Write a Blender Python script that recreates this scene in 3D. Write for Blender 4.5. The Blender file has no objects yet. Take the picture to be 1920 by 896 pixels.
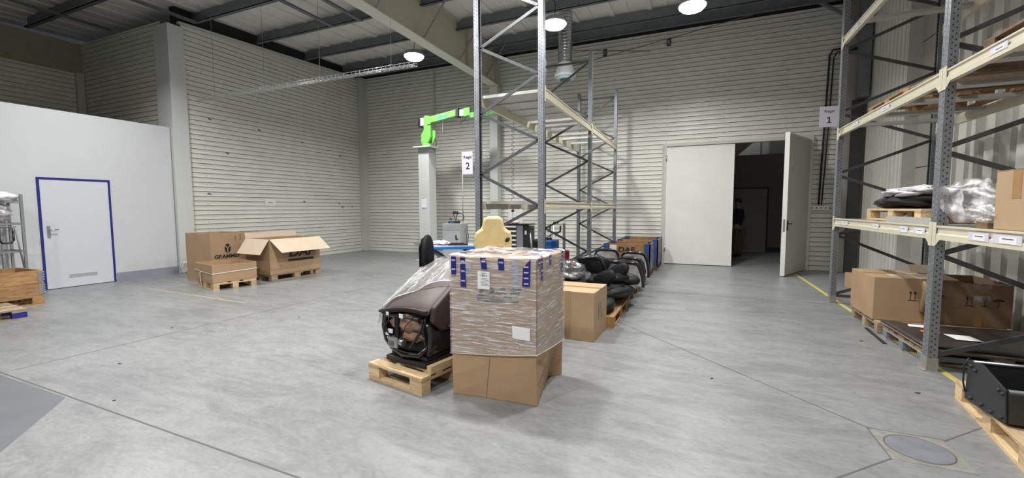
import bpy, bmesh, math, random
from mathutils import Vector, Matrix, Euler, noise
random.seed(7)
C = bpy.context.scene.collection
SC = bpy.context.scene
PI = math.pi

# ------------------------------------------------------------------ camera, world, exposure
cam_d = bpy.data.cameras.new('camera'); cam = bpy.data.objects.new('camera', cam_d); C.objects.link(cam)
cam_d.sensor_width = 36.0; cam_d.lens = 796.42 / 1920 * 36.0; cam_d.clip_start = 0.05; cam_d.clip_end = 80
cr = Vector((0.91842791, 0.39557495, -0.00326162)); cdn = Vector((0.02531137, -0.06699088, -0.99743248)); cf = Vector((-0.3947778, 0.91598727, -0.07153884))
m = Matrix.Identity(4)
for i in range(3):
    m[i][0] = cr[i]; m[i][1] = -cdn[i]; m[i][2] = -cf[i]
m[0][3], m[1][3], m[2][3] = 0, 0, 1.5
cam.matrix_world = m
SC.camera = cam
w = bpy.data.worlds.new('world'); SC.world = w; w.use_nodes = True
w.node_tree.nodes['Background'].inputs[0].default_value = (0.75, 0.8, 0.9, 1)
w.node_tree.nodes['Background'].inputs[1].default_value = 0.05
SC.view_settings.view_transform = 'Standard'; SC.view_settings.look = 'None'
SC.view_settings.exposure = 0.0; SC.view_settings.gamma = 1.0; SC.view_settings.use_curve_mapping = False
SC.cycles.use_denoising = True
SC.cycles.sample_clamp_indirect = 4.0
SC.cycles.max_bounces = 8; SC.cycles.transparent_max_bounces = 12
LAMP_W = 130.0

# ------------------------------------------------------------------ materials
def mat(name, col, rough=0.6, metal=0.0, var=0.0, scale=8.0, bump=0.0, stretch=(1, 1, 1), spec=0.5, col2=None, detail=4, bscale=None, coat=0):
    M = bpy.data.materials.new(name); M.use_nodes = True
    nt = M.node_tree; b = nt.nodes['Principled BSDF']
    b.inputs['Base Color'].default_value = (*col, 1); b.inputs['Roughness'].default_value = rough
    b.inputs['Metallic'].default_value = metal; b.inputs['Specular IOR Level'].default_value = spec
    b.inputs['Coat Weight'].default_value = coat
    if var or bump:
        tc = nt.nodes.new('ShaderNodeTexCoord'); mp = nt.nodes.new('ShaderNodeMapping'); mp.inputs['Scale'].default_value = stretch
        nz = nt.nodes.new('ShaderNodeTexNoise'); nz.inputs['Scale'].default_value = scale; nz.inputs['Detail'].default_value = detail; nz.inputs['Roughness'].default_value = 0.6
        nt.links.new(tc.outputs['Object'], mp.inputs[0]); nt.links.new(mp.outputs[0], nz.inputs['Vector'])
    if var:
        r = nt.nodes.new('ShaderNodeValToRGB'); r.color_ramp.elements[0].position = 0.3; r.color_ramp.elements[1].position = 0.7
        c2 = col2 or tuple(max(0, c * (1 - var)) for c in col)
        r.color_ramp.elements[0].color = (*c2, 1); r.color_ramp.elements[1].color = (*[min(1, c * (1 + var * (0 if col2 else .5))) for c in col], 1)
        nt.links.new(nz.outputs['Fac'], r.inputs[0]); nt.links.new(r.outputs[0], b.inputs['Base Color'])
    if bump:
        bp = nt.nodes.new('ShaderNodeBump'); bp.inputs['Strength'].default_value = bump; bp.inputs['Distance'].default_value = 0.02
        src = nz
        if bscale:
            src = nt.nodes.new('ShaderNodeTexNoise'); src.inputs['Scale'].default_value = bscale; src.inputs['Detail'].default_value = 3
            nt.links.new(mp.outputs[0], src.inputs['Vector'])
        nt.links.new(src.outputs['Fac'], bp.inputs['Height']); nt.links.new(bp.outputs[0], b.inputs['Normal'])
    return M

def wood_mat(name, a, b_):
    M = mat(name, a, 0.75); nt = M.node_tree; b = nt.nodes['Principled BSDF']
    tc = nt.nodes.new('ShaderNodeTexCoord'); oi = nt.nodes.new('ShaderNodeObjectInfo')
    add = nt.nodes.new('ShaderNodeVectorMath'); add.operation = 'ADD'
    mp = nt.nodes.new('ShaderNodeMapping'); mp.inputs['Scale'].default_value = (2.2, 14, 14)
    nz = nt.nodes.new('ShaderNodeTexNoise'); nz.inputs['Scale'].default_value = 3; nz.inputs['Detail'].default_value = 6; nz.inputs['Distortion'].default_value = 1.2
    nt.links.new(tc.outputs['Object'], add.inputs[0]); nt.links.new(oi.outputs['Random'], add.inputs[1])
    nt.links.new(add.outputs[0], mp.inputs[0]); nt.links.new(mp.outputs[0], nz.inputs['Vector'])
    r = nt.nodes.new('ShaderNodeValToRGB'); r.color_ramp.elements[0].position = 0.32; r.color_ramp.elements[1].position = 0.65
    r.color_ramp.elements[0].color = (*b_, 1); r.color_ramp.elements[1].color = (*a, 1)
    nt.links.new(nz.outputs['Fac'], r.inputs[0])
    hs = nt.nodes.new('ShaderNodeHueSaturation'); mr = nt.nodes.new('ShaderNodeMapRange'); mr.inputs['To Min'].default_value = 0.75; mr.inputs['To Max'].default_value = 1.15
    nt.links.new(oi.outputs['Random'], mr.inputs[0]); nt.links.new(mr.outputs[0], hs.inputs['Value']); nt.links.new(r.outputs[0], hs.inputs['Color'])
    nt.links.new(hs.outputs[0], b.inputs['Base Color'])
    return M

def emit(name, col, s):
    M = bpy.data.materials.new(name); M.use_nodes = True; nt = M.node_tree; nt.nodes.remove(nt.nodes['Principled BSDF'])
    e = nt.nodes.new('ShaderNodeEmission'); e.inputs[0].default_value = (*col, 1); e.inputs[1].default_value = s
    nt.links.new(e.outputs[0], nt.nodes['Material Output'].inputs[0]); return M

def film_mat(name, fac=0.3, stretch=(1, 1, 1), scale=20, haze=0.12, dist=0.02, tint=(1, 1, 1), rough=0.16):
    """clear plastic film: mostly transparent, wrinkled gloss, a little milky, with white highlight streaks painted in by noise"""
    M = bpy.data.materials.new(name); M.use_nodes = True; nt = M.node_tree; nt.nodes.remove(nt.nodes['Principled BSDF'])
    out = nt.nodes['Material Output']
    tc = nt.nodes.new('ShaderNodeTexCoord'); mp = nt.nodes.new('ShaderNodeMapping'); mp.inputs['Scale'].default_value = stretch
    nz = nt.nodes.new('ShaderNodeTexNoise'); nz.inputs['Scale'].default_value = scale; nz.inputs['Detail'].default_value = 5; nz.inputs['Distortion'].default_value = 0.8
    nt.links.new(tc.outputs['Object'], mp.inputs[0]); nt.links.new(mp.outputs[0], nz.inputs['Vector'])
    bp = nt.nodes.new('ShaderNodeBump'); bp.inputs['Strength'].default_value = 1.0; bp.inputs['Distance'].default_value = dist
    nt.links.new(nz.outputs['Fac'], bp.inputs['Height'])
    tr = nt.nodes.new('ShaderNodeBsdfTransparent'); gl = nt.nodes.new('ShaderNodeBsdfGlossy'); gl.inputs['Roughness'].default_value = rough
    tr.inputs[0].default_value = (*tint, 1)
    df = nt.nodes.new('ShaderNodeBsdfDiffuse'); df.inputs[0].default_value = (0.85, 0.85, 0.88, 1)
    nt.links.new(bp.outputs[0], gl.inputs['Normal'])
    m1 = nt.nodes.new('ShaderNodeMixShader'); m1.inputs[0].default_value = fac
    m2 = nt.nodes.new('ShaderNodeMixShader')
    r = nt.nodes.new('ShaderNodeMapRange'); r.inputs['From Min'].default_value = 0.5; r.inputs['From Max'].default_value = 0.75; r.inputs['To Min'].default_value = haze * 0.22; r.inputs['To Max'].default_value = haze * 3  # diffuse white streaks paint highlights on top of the milky haze
    nt.links.new(nz.outputs['Fac'], r.inputs[0]); nt.links.new(r.outputs[0], m2.inputs[0])
    nt.links.new(tr.outputs[0], m1.inputs[1]); nt.links.new(gl.outputs[0], m1.inputs[2])
    nt.links.new(m1.outputs[0], m2.inputs[1]); nt.links.new(df.outputs[0], m2.inputs[2]); nt.links.new(m2.outputs[0], out.inputs[0])
    return M

def perforated_mat(name, col, pitch=0.05):
    """galvanised upright with two staggered columns of slots per face"""
    M = mat(name, col, 0.42, 0.65, var=0.18, scale=14); nt = M.node_tree; b = nt.nodes['Principled BSDF']
    src = b.inputs['Base Color'].links[0].from_socket
    tc = nt.nodes.new('ShaderNodeTexCoord'); sp = nt.nodes.new('ShaderNodeSeparateXYZ'); sn = nt.nodes.new('ShaderNodeSeparateXYZ')
    nt.links.new(tc.outputs['Object'], sp.inputs[0]); nt.links.new(tc.outputs['Normal'], sn.inputs[0])
    def mth(op, a, b2=None, c=None):
        n = nt.nodes.new('ShaderNodeMath'); n.operation = op
        for i, v in enumerate((a, b2, c)):
            if v is None: continue
            if isinstance(v, (int, float)): n.inputs[i].default_value = v
            else: nt.links.new(v, n.inputs[i])
        return n.outputs[0]
    front = mth('GREATER_THAN', mth('ABSOLUTE', sn.outputs[0]), 0.7)
    side = mth('GREATER_THAN', mth('ABSOLUTE', sn.outputs[1]), 0.7)
    # across coordinate: y on the front, x-0.035 on the sides
    xs = mth('SUBTRACT', mth('ABSOLUTE', sp.outputs[0]), 0.036)
    acr = mth('ADD', mth('MULTIPLY', front, sp.outputs[1]), mth('MULTIPLY', side, xs))
    colw = mth('ADD', mth('MULTIPLY', front, 0.028), mth('MULTIPLY', side, 0.013))
    inx = mth('LESS_THAN', mth('ABSOLUTE', mth('SUBTRACT', mth('ABSOLUTE', acr), colw)), 0.0048)
    ph = mth('ADD', mth('DIVIDE', sp.outputs[2], pitch), mth('MULTIPLY', mth('GREATER_THAN', acr, 0), 0.5))
    inz = mth('LESS_THAN', mth('ABSOLUTE', mth('SUBTRACT', mth('FRACT', ph), 0.5)), 0.14)
    hole = mth('MULTIPLY', inx, inz)
    mx = nt.nodes.new('ShaderNodeMix'); mx.data_type = 'RGBA'; nt.links.new(hole, mx.inputs[0]); nt.links.new(src, mx.inputs[6]); mx.inputs[7].default_value = (0.012, 0.012, 0.014, 1)
    nt.links.new(mx.outputs[2], b.inputs['Base Color'])
    nt.links.new(mth('MULTIPLY', mth('SUBTRACT', 1, hole), 0.65), b.inputs['Metallic'])
    return M

def floor_mat():
    M = mat('polished_concrete', (0.42, 0.43, 0.44), 0.33); nt = M.node_tree; b = nt.nodes['Principled BSDF']
    tc = nt.nodes.new('ShaderNodeTexCoord')
    def nz(scale, det, st=(1, 1, 1), rot=0, dis=0.0):
        mp = nt.nodes.new('ShaderNodeMapping'); mp.inputs['Scale'].default_value = st; mp.inputs['Rotation'].default_value = (0, 0, rot)
        n = nt.nodes.new('ShaderNodeTexNoise'); n.inputs['Scale'].default_value = scale; n.inputs['Detail'].default_value = det; n.inputs['Roughness'].default_value = 0.62; n.inputs['Distortion'].default_value = dis
        nt.links.new(tc.outputs['Object'], mp.inputs[0]); nt.links.new(mp.outputs[0], n.inputs['Vector']); return n.outputs['Fac']
    def ramp(s, p0, c0, p1, c1):
        r = nt.nodes.new('ShaderNodeValToRGB'); r.color_ramp.elements[0].position = p0; r.color_ramp.elements[1].position = p1
        r.color_ramp.elements[0].color = (*c0, 1); r.color_ramp.elements[1].color = (*c1, 1); nt.links.new(s, r.inputs[0]); return r.outputs[0]
    def mul(a, c):
        x = nt.nodes.new('ShaderNodeMix'); x.data_type = 'RGBA'; x.blend_type = 'MULTIPLY'; x.inputs[0].default_value = 1
        nt.links.new(a, x.inputs[6]); nt.links.new(c, x.inputs[7]); return x.outputs[2]
    base = ramp(nz(0.55, 6), 0.3, (0.215, 0.222, 0.226), 0.7, (0.275, 0.282, 0.287))
    streak = ramp(nz(2.0, 8, (0.6, 1.9, 1), 0.35, 1.5), 0.36, (0.80, 0.80, 0.805), 0.56, (1, 1, 1))
    fine = ramp(nz(22, 6, (1, 2.5, 1), 0.2), 0.30, (0.86, 0.86, 0.86), 0.6, (1, 1, 1))
    mott = ramp(nz(7, 9, (0.8, 1.6, 1), 0.3, 2.0), 0.36, (0.87, 0.87, 0.87), 0.60, (1.04, 1.04, 1.04))
    specks = ramp(nz(60, 2), 0.26, (0.6, 0.6, 0.6), 0.30, (1, 1, 1))
    c = mul(mul(mul(mul(base, streak), fine), specks), mott)
    nt.links.new(c, b.inputs['Base Color'])
    rr = nt.nodes.new('ShaderNodeMapRange'); rr.inputs['To Min'].default_value = 0.24; rr.inputs['To Max'].default_value = 0.5
    nt.links.new(nz(3.0, 6, (1, 1.7, 1), 0.5), rr.inputs[0]); nt.links.new(rr.outputs[0], b.inputs['Roughness'])
    bp = nt.nodes.new('ShaderNodeBump'); bp.inputs['Strength'].default_value = 0.12; bp.inputs['Distance'].default_value = 0.01
    nt.links.new(nz(30, 4), bp.inputs['Height']); nt.links.new(bp.outputs[0], b.inputs['Normal'])
    return M

M_FLOOR = floor_mat()
M_CLAD = mat('cream_steel_cladding', (0.72, 0.725, 0.67), 0.38, 0.0, var=0.06, scale=2.5, spec=0.5)
M_CLADTRIM = mat('cream_steel_trim', (0.55, 0.55, 0.52), 0.4)
M_PANEL = mat('flat_wall_panel', (0.36, 0.35, 0.31), 0.6, var=0.1, scale=3)
M_CONC = mat('concrete_band', (0.38, 0.35, 0.28), 0.9, var=0.12, scale=4)
M_WHITE = mat('white_painted_wall', (0.585, 0.60, 0.63), 0.7, var=0.03, scale=1.5)
M_COLUMN = mat('pale_column_cladding', (0.60, 0.62, 0.61), 0.5, var=0.03, scale=1.5)
M_BASE = mat('blue_grey_baseboard', (0.27, 0.29, 0.35), 0.6, var=0.08, scale=5)
M_DOOR = mat('white_door_paint', (0.61, 0.635, 0.70), 0.45)
M_BLUEFR = mat('dark_blue_frame_paint', (0.012, 0.02, 0.20), 0.4)
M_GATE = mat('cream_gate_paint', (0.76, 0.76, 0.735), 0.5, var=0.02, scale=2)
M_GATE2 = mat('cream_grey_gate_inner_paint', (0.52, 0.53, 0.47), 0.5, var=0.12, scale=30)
M_DARK = mat('dark_gap', (0.02, 0.02, 0.02), 0.8)
M_JOINT = mat('floor_joint_filler', (0.10, 0.10, 0.10), 0.8)
M_PURLIN = mat('galvanised_purlin_steel', (0.22, 0.235, 0.26), 0.5, 0.5, var=0.15, scale=3)
M_DECK = mat('roof_liner_sheet', (0.74, 0.73, 0.70), 0.7, var=0.05, scale=3)
M_BEIGE = mat('beige_painted_girder', (0.50, 0.47, 0.38), 0.55, var=0.08, scale=3)
M_RACKB = mat('ivory_rack_beam_paint', (0.62, 0.58, 0.45), 0.45, var=0.07, scale=6)
M_DECKP = mat('galvanised_shelf_panel', (0.50, 0.50, 0.48), 0.45, 0.3, var=0.08, scale=5)
M_POST = perforated_mat('perforated_galvanised_steel', (0.30, 0.32, 0.35))
M_BRACE = mat('rack_brace_steel', (0.10, 0.103, 0.11), 0.45, 0.5, var=0.15, scale=8)
M_FOOT = mat('rack_foot_steel', (0.36, 0.36, 0.31), 0.5, 0.5, var=0.15, scale=20)
M_GALV = mat('galvanised_steel', (0.45, 0.46, 0.48), 0.35, 0.8, var=0.12, scale=14)
M_ZINC = mat('bright_zinc_wire', (0.75, 0.76, 0.78), 0.3, 0.8)
M_CARD = mat('brown_cardboard', (0.40, 0.265, 0.155), 0.8, var=0.10, scale=3)
M_CARD2 = mat('tan_cardboard', (0.43, 0.30, 0.18), 0.8, var=0.08, scale=3)
M_CARD3 = mat('dark_cardboard', (0.26, 0.165, 0.10), 0.85, var=0.14, scale=3)
M_CARDIN = mat('pale_cardboard_inside', (0.56, 0.46, 0.35), 0.85, var=0.05, scale=3)
M_CTAPE = mat('brown_packing_tape', (0.36, 0.20, 0.08), 0.25, var=0.1, scale=10)
M_INK = mat('black_print', (0.02, 0.02, 0.022), 0.6)
M_INK2 = mat('grey_print', (0.12, 0.11, 0.10), 0.6)
M_PAPER = mat('white_paper', (0.78, 0.78, 0.78), 0.7)
M_PAPER2 = mat('lilac_white_label', (0.62, 0.60, 0.70), 0.6)
M_ORANGE = mat('orange_paper', (0.75, 0.13, 0.03), 0.7)
M_TAPE = mat('blue_branded_tape', (0.018, 0.02, 0.19), 0.3)
M_TAPEW = mat('tape_white_print', (0.62, 0.55, 0.62), 0.4)
M_WOOD = wood_mat('new_pine_wood', (0.66, 0.50, 0.30), (0.50, 0.34, 0.18))
M_WOODO = wood_mat('orange_pallet_wood', (0.46, 0.27, 0.12), (0.26, 0.135, 0.06))
M_WOODD = wood_mat('old_dark_wood', (0.24, 0.15, 0.09), (0.12, 0.075, 0.045))
M_WOODG = wood_mat('worn_pallet_wood', (0.42, 0.33, 0.23), (0.27, 0.20, 0.13))
M_BLUE = mat('blue_crate_paint', (0.035, 0.09, 0.28), 0.5, var=0.15, scale=9)
M_BLUET = mat('bright_blue_paint', (0.02, 0.17, 0.62), 0.35)
M_DBLUE = mat('dark_blue_block_paint', (0.02, 0.02, 0.22), 0.6)
M_BLACK = mat('black_fabric', (0.009, 0.009, 0.010), 0.6, var=0.2, scale=20, spec=0.3)
M_BLACKG = mat('black_glossy_plastic', (0.012, 0.012, 0.014), 0.25, coat=0.4)
M_BLACKM = mat('black_painted_steel', (0.022, 0.022, 0.024), 0.4, var=0.2, scale=40)
M_SILVERGLARE = mat('silvery_film_glare', (0.72, 0.72, 0.75), 0.22, 0.35, var=0.45, scale=6, bump=0.6, coat=0.5)  # pale tone stands in for light reflecting off film over black shells
M_BROWN = mat('brown_seat_leather', (0.050, 0.033, 0.030), 0.5, var=0.12, scale=60)
M_BROWND = mat('dark_brown_seat_side', (0.032, 0.021, 0.02), 0.5)
M_FOAM = mat('yellow_moulded_foam', (0.72, 0.58, 0.30), 0.85, var=0.10, scale=10, bump=0.25, bscale=70)
M_FOAMB = mat('brown_felt_padding', (0.26, 0.16, 0.11), 0.95, var=0.35, scale=20, bump=0.4)
M_GREEN = mat('lime_green_paint', (0.20, 0.55, 0.12), 0.35)
M_GREEND = mat('dark_green_print', (0.02, 0.22, 0.08), 0.5)
M_CYAN = mat('cyan_print', (0.02, 0.36, 0.62), 0.5)
M_GREY = mat('light_grey_cabinet_paint', (0.40, 0.42, 0.43), 0.45, var=0.04, scale=5)
M_DGREY = mat('dark_grey_paint', (0.10, 0.105, 0.11), 0.45)
M_MGREY = mat('mid_grey_paint', (0.22, 0.23, 0.24), 0.45)
M_RED = mat('red_paint', (0.35, 0.02, 0.03), 0.4)
M_PINK = mat('pale_pink_cloth', (0.7, 0.45, 0.48), 0.8)
M_CLOTH = mat('white_cloth', (0.74, 0.74, 0.78), 0.85, var=0.1, scale=12, bump=0.4)
M_BAGB = mat('black_bag_film', (0.008, 0.008, 0.009), 0.65, bump=0.3, scale=9, spec=0.3)
M_YELLOW = mat('yellow_floor_paint', (0.62, 0.55, 0.10), 0.6, var=0.3, scale=9, col2=(0.50, 0.46, 0.16))
M_YELLOWF = mat('faded_yellow_floor_paint', (0.42, 0.38, 0.17), 0.6, var=0.5, scale=6, col2=(0.30, 0.30, 0.26))
M_SHEET = mat('black_sheet_stack_top', (0.045, 0.038, 0.036), 0.38, var=0.45, scale=3)
M_MAN = mat('manhole_steel', (0.24, 0.255, 0.29), 0.3, 0.25, var=0.2, scale=7)
M_MORTAR = mat('patched_mortar', (0.22, 0.215, 0.195), 0.8, var=0.25, scale=14)
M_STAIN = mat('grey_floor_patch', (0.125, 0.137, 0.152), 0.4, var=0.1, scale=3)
M_WRAP = film_mat('stretch_wrap_film', 0.26, (0.7, 0.7, 13), 9, 0.28, 0.02)
M_BAG = film_mat('clear_plastic_bag', 0.13, (1, 1, 1), 9, 0.10, 0.02)
M_SEATFILM = film_mat('seat_dust_film', 0.2, (6, 1.2, 2.0), 4, 0.13, 0.06)
M_MILK = film_mat('milky_plastic_film', 0.20, (1, 1, 1), 6, 0.4, 0.012, rough=0.35)
M_LENS = emit('lamp_lens_glow', (1.0, 0.99, 0.96), 14)
M_SKIN = mat('skin', (0.40, 0.23, 0.16), 0.6)
M_HAIR = mat('short_dark_hair', (0.03, 0.025, 0.02), 0.8)
M_JACKET = mat('dark_navy_jacket', (0.015, 0.017, 0.03), 0.8)
M_TROUS = mat('brown_trousers', (0.14, 0.10, 0.065), 0.85)
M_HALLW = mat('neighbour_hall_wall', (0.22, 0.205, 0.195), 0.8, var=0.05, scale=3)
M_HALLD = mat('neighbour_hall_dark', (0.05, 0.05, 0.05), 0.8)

# ------------------------------------------------------------------ helpers
class MB:
    def __init__(s, mats): s.bm = bmesh.new(); s.mats = mats if isinstance(mats, (list, tuple)) else [mats]; s.cur = 0
    def box(s, x0, x1, y0, y1, z0, z1, T=None, mi=None):
        vs = [s.bm.verts.new(v) for v in ((x0, y0, z0), (x1, y0, z0), (x1, y1, z0), (x0, y1, z0), (x0, y0, z1), (x1, y0, z1), (x1, y1, z1), (x0, y1, z1))]
        if T is not None:
            for v in vs: v.co = T @ v.co
        for f in ((0, 3, 2, 1), (4, 5, 6, 7), (0, 1, 5, 4), (1, 2, 6, 5), (2, 3, 7, 6), (3, 0, 4, 7)):
            fc = s.bm.faces.new([vs[i] for i in f]); fc.material_index = s.cur if mi is None else mi
        return s
    def bar(s, a, b, w, h, mi=None):
        a, b = Vector(a), Vector(b); d = b - a; L = d.length
        q = d.to_track_quat('X', 'Z'); T = Matrix.Translation(a) @ q.to_matrix().to_4x4()
        return s.box(0, L, -w / 2, w / 2, -h / 2, h / 2, T, mi)
    def prism(s, pts, p0, mi=None, cap=True):
        """pts: list of (u,v); p0,p1: functions or axis tuple ('x',a,b) meaning extrusion along that axis; u,v are the two remaining axes in order"""
        ax, a, b = p0
        def P(u, v, t): return (t, u, v) if ax == 'x' else ((u, t, v) if ax == 'y' else (u, v, t))
        A = [s.bm.verts.new(P(u, v, a)) for u, v in pts]; B = [s.bm.verts.new(P(u, v, b)) for u, v in pts]
        n = len(pts); mi = s.cur if mi is None else mi
        for i in range(n):
            s.bm.faces.new((A[i], A[(i + 1) % n], B[(i + 1) % n], B[i])).material_index = mi
        if cap:
            s.bm.faces.new(A[::-1]).material_index = mi; s.bm.faces.new(B).material_index = mi
        return s
    def tube(s, pts, r, seg=8, mi=None, closed=False):
        pts = [Vector(p) for p in pts]; rings = []; n = len(pts); mi = s.cur if mi is None else mi
        up = Vector((0, 0, 1))
        for i, p in enumerate(pts):
            if closed: t = pts[(i + 1) % n] - pts[i - 1]
            else: t = pts[min(i + 1, n - 1)] - pts[max(i - 1, 0)]
            t.normalize()
            if i == 0:
                u = t.cross(up)
                if u.length < 1e-3: u = t.cross(Vector((1, 0, 0)))
            else: u = u - t * u.dot(t)
            u.normalize(); v = t.cross(u)
            rr = r[i] if isinstance(r, (list, tuple)) else r
            rings.append([s.bm.verts.new(p + (u * math.cos(k * 2 * PI / seg) + v * math.sin(k * 2 * PI / seg)) * rr) for k in range(seg)])
        for i in range(n if closed else n - 1):
            A, B = rings[i], rings[(i + 1) % n]
            for k in range(seg):
                f = s.bm.faces.new((A[k], A[(k + 1) % seg], B[(k + 1) % seg], B[k])); f.smooth = True; f.material_index = mi
        if not closed:
            s.bm.faces.new(rings[0][::-1]).material_index = mi; s.bm.faces.new(rings[-1]).material_index = mi
        return s
    def lathe(s, prof, c=(0, 0, 0), seg=24, mi=None, T=None):
        rings = []; mi = s.cur if mi is None else mi
        for r, z in prof:
            rings.append([s.bm.verts.new(Vector((c[0] + r * math.cos(k * 2 * PI / seg), c[1] + r * math.sin(k * 2 * PI / seg), c[2] + z))) for k in range(seg)])
        if T is not None:
            for R_ in rings:
                for v in R_: v.co = T @ v.co
        for A, B in zip(rings, rings[1:]):
            for k in range(seg):
                f = s.bm.faces.new((A[k], A[(k + 1) % seg], B[(k + 1) % seg], B[k])); f.smooth = True; f.material_index = mi
        if prof[0][0] > 1e-6: s.bm.faces.new(rings[0][::-1]).material_index = mi
        if prof[-1][0] > 1e-6: s.bm.faces.new(rings[-1]).material_index = mi
        return s
    def poly(s, pts, mi=None):
        f = s.bm.faces.new([s.bm.verts.new(p) for p in pts]); f.material_index = s.cur if mi is None else mi; return s
    def grid(s, fn, nu, nv, mi=None, thick=0.0):
        g = [[s.bm.verts.new(fn(i / nu, j / nv)) for j in range(nv + 1)] for i in range(nu + 1)]
        for i in range(nu):
            for j in range(nv):
                f = s.bm.faces.new((g[i][j], g[i + 1][j], g[i + 1][j + 1], g[i][j + 1])); f.smooth = True; f.material_index = s.cur if mi is None else mi
        return s
    def loft(s, secs, n=20, e=2.6, mi=None):
        """secs: (cx,cy,cz,rx,ry); superellipse sections in XY stacked along z"""
        rings = []; mi = s.cur if mi is None else mi
        for cx, cy, cz, rx, ry in secs:
            R_ = []
            for k in range(n):
                a = 2 * PI * k / n; ca, sa = math.cos(a), math.sin(a)
                R_.append(s.bm.verts.new((cx + rx * math.copysign(abs(ca) ** (2 / e), ca), cy + ry * math.copysign(abs(sa) ** (2 / e), sa), cz)))
            rings.append(R_)
        for A, B in zip(rings, rings[1:]):
            for k in range(n):
                f = s.bm.faces.new((A[k], A[(k + 1) % n], B[(k + 1) % n], B[k])); f.smooth = True; f.material_index = mi
        s.bm.faces.new(rings[0][::-1]).material_index = mi; s.bm.faces.new(rings[-1]).material_index = mi
        return s
    def build(s, name, parent=None, T=None, bevel=0, kind=None, solid=0, sub=0, smooth=False):
        if T is not None: bmesh.ops.transform(s.bm, matrix=T, verts=s.bm.verts)
        bmesh.ops.recalc_face_normals(s.bm, faces=s.bm.faces)
        me = bpy.data.meshes.new(name); s.bm.to_mesh(me); s.bm.free()
        for m_ in s.mats: me.materials.append(m_)
        if smooth: me.polygons.foreach_set('use_smooth', [True] * len(me.polygons))
        o = bpy.data.objects.new(name, me); C.objects.link(o)
        if parent: o.parent = parent
        if solid: q = o.modifiers.new('s', 'SOLIDIFY'); q.thickness = solid; q.offset = 0
        if bevel: q = o.modifiers.new('b', 'BEVEL'); q.width = bevel; q.segments = 2; q.limit_method = 'ANGLE'; q.angle_limit = 0.7
        if sub: q = o.modifiers.new('d', 'SUBSURF'); q.levels = sub; q.render_levels = sub
        if kind: o['kind'] = kind
        return o

def tag(o, label, cat, group=None):
    o['label'] = label; o['category'] = cat
    if group: o['group'] = group
    return o
def thing(name, label, cat, loc=(0, 0, 0), rz=0, group=None, rot=None):
    o = bpy.data.objects.new(name, None); C.objects.link(o); o.empty_display_size = 0.1
    o.location = loc; o.rotation_euler = rot if rot else (0, 0, rz)
    return tag(o, label, cat, group)
def copy_tree(o, parent=None):
    c = o.copy(); C.objects.link(c); c.parent = parent
    for ch in list(o.children): copy_tree(ch, c)
    return c
def struct(name, mb, **k): return mb.build(name, kind='structure', **k)
def text(body, size, material, parent, loc, rot, name='printed_text', shear=0, sx=1.0, bold=0.0, align='CENTER'):
    cu = bpy.data.curves.new(name, 'FONT'); cu.body = body; cu.size = size; cu.align_x = align; cu.align_y = 'CENTER'; cu.extrude = 0.0008; cu.shear = shear; cu.offset = bold
    t = bpy.data.objects.new(name, cu); C.objects.link(t)
    bpy.context.view_layer.update()
    me = bpy.data.meshes.new_from_object(t.evaluated_get(bpy.context.evaluated_depsgraph_get()))
    bpy.data.objects.remove(t); bpy.data.curves.remove(cu)
    me.name = name
    for v in me.vertices: v.co.x *= sx
    me.materials.clear(); me.materials.append(material)
    o = bpy.data.objects.new(name, me); C.objects.link(o); o.parent = parent; o.location = loc; o.rotation_euler = rot
    return o
# text orientations: facing -Y: rot (pi/2,0,0); facing +X: (pi/2,0,pi/2); facing -X: (pi/2,0,-pi/2)
F_NY = (PI / 2, 0, 0); F_PX = (PI / 2, 0, PI / 2); F_NX = (PI / 2, 0, -PI / 2)

# ------------------------------------------------------------------ the room
XL, YB, XR = -11.15, 12.22, 3.45
struct('floor', MB(M_FLOOR).box(-17, 6, -9, 19, -0.2, 0))
def joint(name, a, b, wd=0.012):
    return struct(name, MB(M_JOINT).bar((a[0], a[1], 0.0006), (b[0], b[1], 0.0006), wd, 0.0012))
joint('trim_1', (-14, 1.72), (-0.1, 1.60))
joint('trim_2', (-5.85, 1.71), (-5.62, 12.1), 0.008)
joint('trim_3', (-0.9, 5.63), (1.13, 3.52), 0.011)
joint('trim_4', (0.55, 2.58), (1.115, 3.14), 0.011)
joint('trim_5', (1.505, 3.51), (1.9, 3.9), 0.009)
joint('trim_6', (-0.7, 8.0), (2.0, 7.95), 0.006)
# painted lines
tag(MB(M_YELLOW).box(2.085, 2.145, 3.2, 11.3, 0.0, 0.0012).build('floor_line'), 'yellow painted line on the floor running under the right rack', 'floor marking')
tag(MB(M_YELLOWF).bar((-9.64, 4.63, 0.0006), (-6.62, 4.49, 0.0006), 0.03, 0.0012).build('floor_line'), 'faded yellow painted line on the open floor by the left cartons', 'floor marking')
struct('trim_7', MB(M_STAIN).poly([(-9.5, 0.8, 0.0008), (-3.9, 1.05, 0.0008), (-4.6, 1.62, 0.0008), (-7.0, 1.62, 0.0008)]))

for k, (x_, y_, l_) in enumerate(((-5.13, 2.20, .03), (-6.08, 3.16, .02), (-4.17, 1.74, .012), (0.17, 4.04, .02), (1.69, 4.36, .035), (-5.03, 4.17, .03), (1.75, 5.85, .03))):
    g_ = MB(M_INK).prism([(x_ - l_ * .6, y_), (x_ - l_ * .2, y_ - .009), (x_ + l_ * .5, y_ + .002), (x_ + l_ * .6, y_ + .010), (x_ - l_ * .1, y_ + .006)], ('z', 0.0, .005)).build('floor_debris')
    tag(g_, 'tiny dark scrap of debris on the bare concrete floor', 'debris', 'small dark scraps on the floor')
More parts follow.
